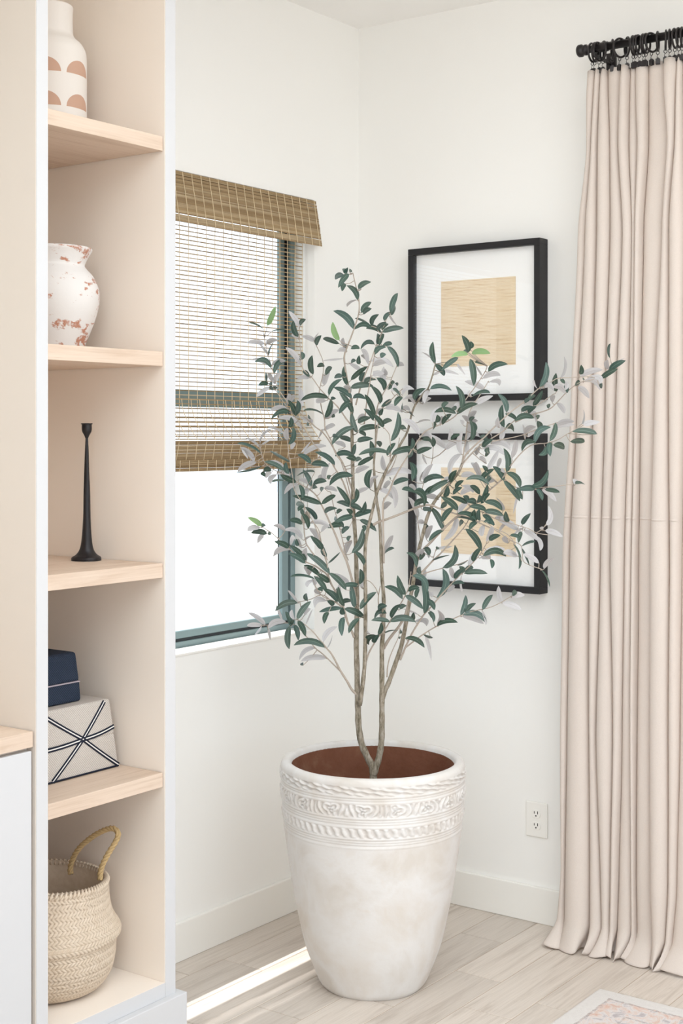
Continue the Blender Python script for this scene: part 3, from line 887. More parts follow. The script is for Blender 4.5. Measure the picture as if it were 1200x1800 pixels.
# ------------------------------------------------------------------ planter
PX_ = at(655, 1725, 4.167); PX_ = Vector((PX_.x, PX_.y, 0))
pot = empty('planter', PX_, label='large whitewashed clay planter with embossed bands holding the olive tree', cat='planter')
def pot_mat():
    t = NT('whitewashed_clay'); v = t.coord()
    n1 = t.noise(v, 4.5, 5, .6, .5); n2 = t.noise(v, 28, 5, .65); n3 = t.noise(v, 9, 6, .7, 1.0)
    col = t.ramp(n1, [(.3, S('#D3CBC2')), (.5, S('#DCD9D6')), (.66, S('#D0C9C1'))])
    col = t.mix(t.math('MULTIPLY', t.ramp(n3, [(.62, (0, 0, 0, 1)), (.8, (1, 1, 1, 1))]), .35), col, S('#D2BCA4'))
    mp = t.N('ShaderNodeMapping'); t.L(v, mp.inputs[0]); mp.inputs['Scale'].default_value = (1, 1, 3)
    n4 = t.noise(mp.outputs[0], 12, 6, .75, .3)
    n5 = t.noise(v, 6, 2)
    ch_ = t.math('MULTIPLY', t.ramp(n4, [(.70, (0, 0, 0, 1)), (.715, (1, 1, 1, 1))]), t.ramp(n5, [(.52, (0, 0, 0, 1)), (.56, (1, 1, 1, 1))]))
    col = t.mix(t.math('MULTIPLY', ch_, .5), col, S('#8E8378'))
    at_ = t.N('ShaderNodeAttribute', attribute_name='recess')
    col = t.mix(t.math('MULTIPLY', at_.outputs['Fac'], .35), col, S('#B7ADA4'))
    t.base(col); t.rough(.7); t.spec(.25)
    t.bump(t.mix(.4, n2, n4), .16, .006); return t.m
M['pot'] = pot_mat()
def terra():
    t = NT('bare_terracotta'); v = t.coord()
    t.base(t.ramp(t.noise(v, 7, 6, .65, .4), [(.3, S('#6E4634')), (.55, S('#7C5341')), (.75, S('#8C6A54'))])); t.rough(.9); t.spec(.1)
    t.bump(t.noise(v, 60, 4), .3, .004); return t.m
M['terra'] = terra()
outer = [(.146, 0.0), (.1515, .004), (.1605, .018), (.176, .055), (.195, .105), (.2085, .155), (.2205, .212), (.2310, .265), (.2395, .319), (.2475, .372), (.2545, .424), (.2610, .478), (.2655, .529), (.2685, .580), (.2695, .615), (.2690, .640)]
outer = fix_profile(outer, 10)
def g(x, c, s): return math.exp(-((x - c) / s) ** 2)
def sst(a, b, x):
    t = max(0, min(1, (x - a) / (b - a))); return t * t * (3 - 2 * t)
def relief(th, z):
    h = 0.0
    for c in (.600, .594, .541, .534, .527, .483, .476, .469): h -= .0016 * g(z, c, .0018)
    for c in (.605, .589, .546, .5205, .488, .462): h += .0012 * g(z, c, .0022)
    u = th * .265
    def band(z0, z1, p, kind):
        if not (z0 < z < z1): return 0.0
        v = (z - z0) / (z1 - z0)
        wn = sst(0, .15, v) * (1 - sst(.85, 1, v))
        c = u / p
        i = math.floor(c); q = c - i - .5; vv = (v - .5)
        if kind == 0:      # scrolling leaf
            f = math.cos(2 * math.pi * (q * 1.0) + 5.0 * math.sin(math.pi * vv)) * .7 + math.cos(2 * math.pi * (q * 3) + 6 * vv) * .5 - .2
        elif kind == 1:    # rosette with side leaves
            rr = math.hypot(q * p, vv * (z1 - z0)); an = math.atan2(vv * (z1 - z0), q * p)
            f = math.cos(2 * math.pi * rr / .017 + 2.2 * math.sin(an * 3 + i)) + .45 * math.cos(an * 6)
        else:              # leaning teardrops
            f = math.cos(2 * math.pi * (c * 3 + .35 * vv)) + .3 * math.cos(9 * vv + c * 8)
        return .0034 * wn * math.tanh(2.2 * f)
    h += band(.608, .634, .085, 0) + band(.549, .586, .092, 1) + band(.491, .518, .072, 2)
    wv = noise.noise(Vector((math.cos(th) * 2, math.sin(th) * 2, z * 1.5)))
    return h * (.75 + .5 * noise.noise(Vector((math.cos(th) * 3 + 5, math.sin(th) * 3, z * 4)))) + .0018 * wv
rows, rec = [], []
def dense_prof():
    z = 0.0; out = []
    while z < .640:
        j = 0
        while j < len(outer) - 2 and outer[j + 1][1] < z: j += 1
        a, b = outer[j], outer[j + 1]
        t = (z - a[1]) / max(1e-6, b[1] - a[1]); out.append((a[0] + (b[0] - a[0]) * t, z))
        z += .0016 if z > .455 else .008
    return out
NS = 540
for r, z in dense_prof():
    row = []
    for k in range(NS):
        th = 2 * math.pi * k / NS
        h = relief(th, z) if z > .02 else .0018 * noise.noise(Vector((math.cos(th) * 2, math.sin(th) * 2, z * 1.5)))
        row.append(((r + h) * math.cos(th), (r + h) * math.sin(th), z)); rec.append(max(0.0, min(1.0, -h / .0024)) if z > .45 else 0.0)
    rows.append(row)
for r, z in ((.2685, .643), (.2655, .6495), (.2610, .653), (.2520, .6545), (.2440, .652), (.2395, .646), (.2375, .638)):
    rows.append([((r + .0012 * noise.noise(Vector((math.cos(2 * math.pi * k / NS) * 3, math.sin(2 * math.pi * k / NS) * 3, z)))) * math.cos(2 * math.pi * k / NS), r * math.sin(2 * math.pi * k / NS), z) for k in range(NS)])
    rec += [0.0] * NS
me = MB().grid(rows, True).mesh('body')
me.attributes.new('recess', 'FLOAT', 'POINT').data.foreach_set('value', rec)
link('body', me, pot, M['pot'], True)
MB().lathe([(.2378, .639), (.234, .60), (.231, .52), (.222, .44), (.210, .36), (.001, .355)], 96).build('inside', M['terra'], pot, True)
MB().lathe([(.001, .004), (.140, .004), (.140, 0.0005), (.001, .0005)], 48).build('bottom', M['terra'], pot)
so = MB(); rows = []
for i in range(12):
    r = .214 * i / 11 + .0005
    rows.append([(r * math.cos(a), r * math.sin(a), .40 + .006 * noise.noise(Vector((r * 30 * math.cos(a), r * 30 * math.sin(a), 1)))) for a in [2 * math.pi * k / 40 for k in range(40)]])
tag(so.grid(rows, True).build('soil', M['soil'], pot, True), kind='stuff')

# ------------------------------------------------------------------ rug
def rug_mat():
    t = NT('faded_rug'); tc = t.N('ShaderNodeTexCoord'); sp = t.N('ShaderNodeSeparateXYZ'); t.L(tc.outputs['Object'], sp.inputs[0])
    v = t.coord()
    wob = t.noise(v, 60, 3); wo = t.math('MULTIPLY', t.math('SUBTRACT', wob, .5), .012)
    ex = t.math('ADD', t.math('SUBTRACT', 0.0, sp.outputs[0]), wo)      # distance from the two near edges (origin at the rug corner)
    ey = t.math('ADD', t.math('SUBTRACT', 0.0, sp.outputs[1]), wo)
    d = t.math('MINIMUM', ex, ey)
    field = t.math('GREATER_THAN', d, .060)
    line = t.math('MULTIPLY', t.math('GREATER_THAN', d, .058), t.math('LESS_THAN', d, .0665))
    line2 = t.math('MULTIPLY', t.math('GREATER_THAN', d, .150), t.math('LESS_THAN', d, .157))
    vo = t.N('ShaderNodeTexVoronoi', i_Scale=17.0); t.L(v, vo.inputs['Vector'])
    flo = t.ramp(vo.outputs['Distance'], [(.25, (1, 1, 1, 1)), (.42, (0, 0, 0, 1))])
    n = t.noise(v, 26, 5, .7, .8)
    pat = t.ramp(n, [(.36, S('#BBB2B3')), (.46, S('#DDD7D5')), (.54, S('#DBCBC3')), (.66, S('#D5B0A0'))])
    pat = t.mix(t.math('MULTIPLY', flo, t.noise(v, 9, 2)), pat, S('#DFB39E'))
    col = t.mix(field, t.mix(t.noise(v, 90, 3), S('#E4E0DD'), S('#D6D1CD')), pat)
    col = t.mix(t.math('MULTIPLY', t.math('MAXIMUM', line, line2), t.ramp(t.noise(v, 70, 4, .7), [(.38, (.1, .1, .1, 1)), (.6, (.75, .75, .75, 1))])), col, S('#A39A98'))
    t.base(col); t.rough(.95); t.spec(.05)
    t.bump(t.noise(v, 500, 3), .6, .004); return t.m
RGX, RGY = -0.415, -1.141
rows = []
NXr, NYr = 150, 90
RX_, RY_ = 2.4, 1.7
for i in range(NXr + 1):
    row = []
    for j in range(NYr + 1):
        u = (i / NXr) ** 1.6; vv = (j / NYr) ** 1.6
        x, y = -u * RX_, -vv * RY_
        ed = min(u * RX_, vv * RY_, 1)
        z = .0105 * min(1, .35 + ed / .012) + .0014 * noise.noise(Vector((x * 140, y * 140, 0)))
        x += .0018 * noise.noise(Vector((y * 90, 3, 0))) if i == 0 else 0
        y += .0018 * noise.noise(Vector((x * 90, 8, 0))) if j == 0 else 0
        row.append((x, y, z if 0 < i and 0 < j else .0012))
    rows.append(row)
rg = MB().grid(rows).build('rug', rug_mat(), None, True, loc=(RGX, RGY, 0))
mdr = rg.modifiers.new('thickness', 'SOLIDIFY'); mdr.thickness = .001; mdr.offset = -1
tag(rg, 'faded pale rug with salmon and grey floral field, corner beside the curtain', 'rug')
# ------------------------------------------------------------------ olive tree
D0 = 4.167
TR = random.Random(11)
tree = empty('olive_tree', (PX_.x, PX_.y, 0.36), label='faux olive tree with slim grey trunks standing in the large white planter', cat='tree')
# branches: columns and rows of the centre line, thickness at both ends, nearness at both ends
BR = [
 ('trunk', '655,1440 655,1400 656,1366 654,1348 645,1330 635,1306 630,1275 629,1245 628,1215 627,1170 626,1132 627,1085 627,1040 626,995 625,955 621,895 620,845 619,790 618,740 617,700', 15, 5, 0, .02),
 ('trunk', '656,1362 660,1350 666,1330 670,1305 671,1275 671,1240 671,1200 671,1140 673,1110 674,1080 674,1050 671,1010 669,960 667,915 662,880 659,850 657,815 660,780 660,750', 13, 3, 0, -.04),
 ('trunk', '632,1240 637,1205 641,1160 642,1095 642,1035 641,997 642,960 646,932 653,903 660,875 667,852 679,826 690,806 704,780 716,758 724,725 732,708 745,690 752,683 759,663 765,640', 8, 2.5, -.01, -.10),
 ('trunk', '671,1232 676,1215 684,1197 697,1160 705,1136 712,1102 718,1065 724,1035 731,990 737,962 744,935 751,908 762,884 776,866 789,851 800,838 807,828 813,812', 9, 4.5, 0, -.06),
 ('branch', '617,705 612,680 606,644 605,625 610,610 617,592 623,575 630,552 631,532 628,515 624,498 620,480', 4, 1.6, .02, -.08),
 ('branch', '625,712 635,675 645,650 653,630 660,610 668,592 678,563 686,548', 3, 1.2, .02, .08),
 ('branch', '640,745 645,700 650,672 652,655 657,630 658,620', 2.5, 1, -.02, -.12),
 ('branch', '659,752 663,715 674,690 685,673 690,660 697,643 698,636', 2.6, 1.2, -.03, .06),
 ('branch', '660,780 666,735 673,715 688,702 700,690 708,683', 2.4, 1.2, -.03, -.14),
 ('branch', '674,990 674,960 673,920 673,884 683,866 691,845 704,821 715,804 736,772 749,757 774,746 789,739 803,728 812,712 822,697 832,684 843,668 853,652 856,643', 3.6, 1.4, -.03, -.22),
 ('branch', '656,923 664,918 676,914 695,907 715,899 739,890 757,888 770,893 785,898 800,903 820,909 838,917 855,925 873,933 890,945 902,952 916,960 919,985 930,993 950,1000', 5, 1.2, -.02, -.20),
 ('branch', '813,812 818,800 825,792 842,776 852,768 863,756 878,742 900,722 920,707 935,693 948,682 967,672 980,665 1000,664 1033,662 1045,664', 3.6, 1.2, -.06, -.16),
 ('branch', '812,814 815,792 818,774 821,742 824,727 832,710 838,702 851,682 858,670', 3, 1.2, -.06, .06),
 ('branch', '807,826 818,809 842,784 852,778 868,768 884,758 903,740 917,728 933,718 952,707 972,693', 3, 1.2, -.06, .05),
 ('branch', '905,742 920,735 937,728 952,724 967,718 978,708 993,692 1008,679 1020,672 1042,667 1067,653 1075,640', 2.8, 1.1, 0, -.10),
 ('branch', '842,782 864,776 890,771 905,768 920,764 935,758 950,753 972,745 988,741', 2.4, 1, -.04, .14),
 ('branch', '737,975 745,965 757,953 770,939 780,929 798,912 815,900 832,886 846,874 857,864 875,849 884,839 893,825 902,812 918,794 933,783 946,780 960,779 980,773 998,762', 5, 1.2, -.03, -.24),
 ('branch', '880,845 886,842 897,852 912,858 925,858 940,858 973,855 1008,851', 2.4, 1, -.12, -.22),
 ('branch', '800,903 822,901 848,900 870,912 895,919 915,925 930,930 943,937 962,940', 2.4, 1.1, -.10, -.06),
 ('branch', '943,936 950,932 956,926 960,921', 1.4, .9, -.06, -.06),
 ('branch', '838,917 850,916 868,928 888,937 900,948 912,975 917,987', 2, 1, -.14, -.24),
 ('branch', '733,1014 747,1000 760,986 770,977 788,958 798,947 807,937 820,920 826,905', 4, 1.6, -.03, -.10),
 ('branch', '820,924 830,930 840,935 848,940', 1.6, 1, -.09, -.06),
 ('branch', '760,985 764,972 766,965', 1.5, .9, -.05, -.05),
 ('branch', '735,1012 752,1006 765,1002 777,999 790,995 805,992 822,985', 2.4, 1.1, -.03, .06),
 ('branch', '703,1160 709,1146 713,1136 724,1113 735,1095 745,1080 757,1067 770,1052 785,1035 798,1021 812,1007 822,998 830,990 843,975 852,960 855,955', 4, 1.4, -.02, -.20),
 ('branch', '713,1138 730,1125 742,1116 765,1102 787,1092 809,1082 828,1075 847,1071 863,1067 882,1058 898,1048', 2.8, 1.1, -.03, -.12),
 ('branch', '680,1190 681,1172 685,1155 692,1138 700,1120 703,1104', 2.6, 1.2, -.01, -.08),
 ('branch', '674,1140 682,1126 691,1114 701,1101 711,1084 716,1066 720,1046', 6, 4, 0, -.03),
 ('branch', '642,1166 648,1148 655,1135 665,1119 676,1107 688,1087 698,1070 707,1056 713,1044 718,1032 722,1005', 3.4, 1.4, -.01, -.16),
 ('branch', '669,1085 665,1062 665,1047 668,1030', 3, 1.6, 0, .03),
 ('branch', '665,1046 660,1034 652,1024 645,1020', 1.6, .9, 0, -.06),
 ('branch', '628,1222 618,1212 610,1198 598,1179 590,1163 582,1149 575,1141 568,1132 560,1123 552,1113 537,1099 528,1093 522,1087', 5, 1.2, 0, -.10),
 ('branch', '606,1192 598,1180 588,1170 576,1158 565,1148 555,1140 545,1128 537,1117 527,1106 517,1098 500,1095 480,1098 465,1099 436,1101', 3, 1, 0, .18),
 ('branch', '622,1120 618,1110 610,1092 604,1075 598,1065 588,1058 577,1053 567,1048 560,1040', 5, 1.4, 0, -.08),
 ('branch', '580,1055 572,1048 562,1046 547,1053 535,1056 525,1058', 1.8, .9, -.06, .05),
 ('branch', '610,1092 604,1070 593,1046 582,1027 574,1010 564,1002 552,994 538,988 522,977 512,968 504,960 492,950 480,939 470,932 460,926', 4, 1.2, -.01, -.08),
 ('branch', '592,1046 583,1028 577,1010 575,993 571,980 566,962 563,945 560,932 553,921', 3, 1.4, -.02, -.12),
 ('branch', '552,976 544,965 538,955 535,940 534,925 534,910 535,891 526,876 517,860 514,837 510,815 507,797 505,773', 2.8, 1, -.04, .06),
 ('branch', '575,985 562,948 553,923 545,908 535,891', 2, 1.4, -.07, -.02),
 ('branch', '626,1062 622,1035 618,1018 610,990 604,975 597,960 591,944 585,930 580,920 576,911 571,900 565,888 559,876 553,868 547,863 538,857 528,851 518,845 510,840 497,833 484,827 470,818 463,809 457,787', 5, 1.2, 0, .08),
 ('branch', '621,910 617,890 612,872 604,850 597,836 590,826 582,812 573,803 564,794 552,781 543,767 531,748 517,731 507,718 496,704 487,690 480,682 472,675 469,668', 3.6, 1.1, .01, .16),
 ('branch', '620,865 614,847 607,825 600,810 592,798 586,788 579,776 567,760 555,751 540,737 525,724 510,712 500,700 493,690 488,680 484,670 481,656 477,643 472,628 468,612 464,592', 3.4, 1, .02, .20),
 ('branch', '617,747 608,736 600,724 592,714 584,706 577,700 569,691 561,682 549,665 538,655 532,647 529,635 528,620 527,603 526,588 526,577', 3, 1, .02, .02),
 ('branch', '601,812 596,806 590,797 586,788 582,775 575,762 571,752 570,736 566,722 564,712 562,700 561,690 563,677 566,664 568,652 568,640 566,630 563,623 558,612 552,600', 3, 1, .02, .14),
 ('branch', '612,985 606,970 602,950 597,930 593,914 588,897 584,880 581,865', 2, 1, .02, .14),
 ('branch', '619,900 617,880 611,852 604,826 597,805 595,790', 2.2, 1, .02, .12),
 ('branch', '668,858 676,838 684,815 686,800 686,784 685,772 683,762 675,752', 2.4, 1, -.03, -.12),
 ('branch', '681,832 686,826 692,815 697,800 700,782 702,770', 2, 1, -.04, .05),
 ('branch', '737,890 740,870 744,850 750,833 757,818 760,806', 1.8, .9, -.04, .05),
 ('branch', '739,955 736,930 734,917 732,900', 1.8, 1, -.03, .04),
 ('branch', '672,975 674,930 674,900 674,875', 1.8, 1, -.02, .05),
]
def crom(P, n=5):
    out = []
    for i in range(len(P) - 1):
        p0 = P[max(i - 1, 0)]; p1 = P[i]; p2 = P[i + 1]; p3 = P[min(i + 2, len(P) - 1)]
        for k in range(n):
            t = k / n
            out.append(tuple(.5 * (2 * b + (c - a) * t + (2 * a - 5 * b + 4 * c - d) * t * t + (3 * b - a - 3 * c + d) * t ** 3) for a, b, c, d in zip(p0, p1, p2, p3)))
    out.append(P[-1]); return out
def bark():
    t = NT('mottled_grey_bark'); v = t.coord(); 
    mp = t.N('ShaderNodeMapping'); t.L(v, mp.inputs[0]); mp.inputs['Scale'].default_value = (1, 1, .35)
    n = t.noise(mp.outputs[0], 110, 5, .7); n2 = t.noise(v, 9, 3)
    col = t.ramp(n, [(.36, S('#60574A')), (.5, S('#958A7C')), (.64, S('#B0A69B'))])
    col = t.mix(t.math('MULTIPLY', n2, .35), col, S('#7C7A5E'))
    t.base(col); t.rough(.9); t.spec(.15); t.bump(n, .5, .004); return t.m
M['bark'] = bark()
M['twig'] = plain('pale_grey_twig', '#B0A498', .85, .15)
bobs = []; nodes = []      # (px, py, depth, branch index)
LOC = Vector(tree.location)
for bi, (kind, txt, w0, w1, d0, d1) in enumerate(BR):
    P = [tuple(float(q) for q in e.split(',')) for e in txt.split()]
    P = crom(P, 4)
    n = len(P); pts = []; rad = []
    ph = TR.uniform(0, 6)
    for i, (px, py) in enumerate(P):
        t = i / (n - 1)
        d = d0 + (d1 - d0) * t ** 1.3 + .008 * math.sin(ph + 5 * t) * t
        D = D0 + d
        pts.append(at(px, py, D) - LOC)
        wpx = w0 + (w1 - w0) * t ** .8
        rad.append(max(.0012, wpx / 2 * D / FOC * (1 + .06 * math.sin(i * 1.7 + ph))))
        nodes.append((px, py, D, bi))
    mb = MB().tube(pts, rad, 12 if w0 > 6 else 7)
    bobs.append([kind, mb])
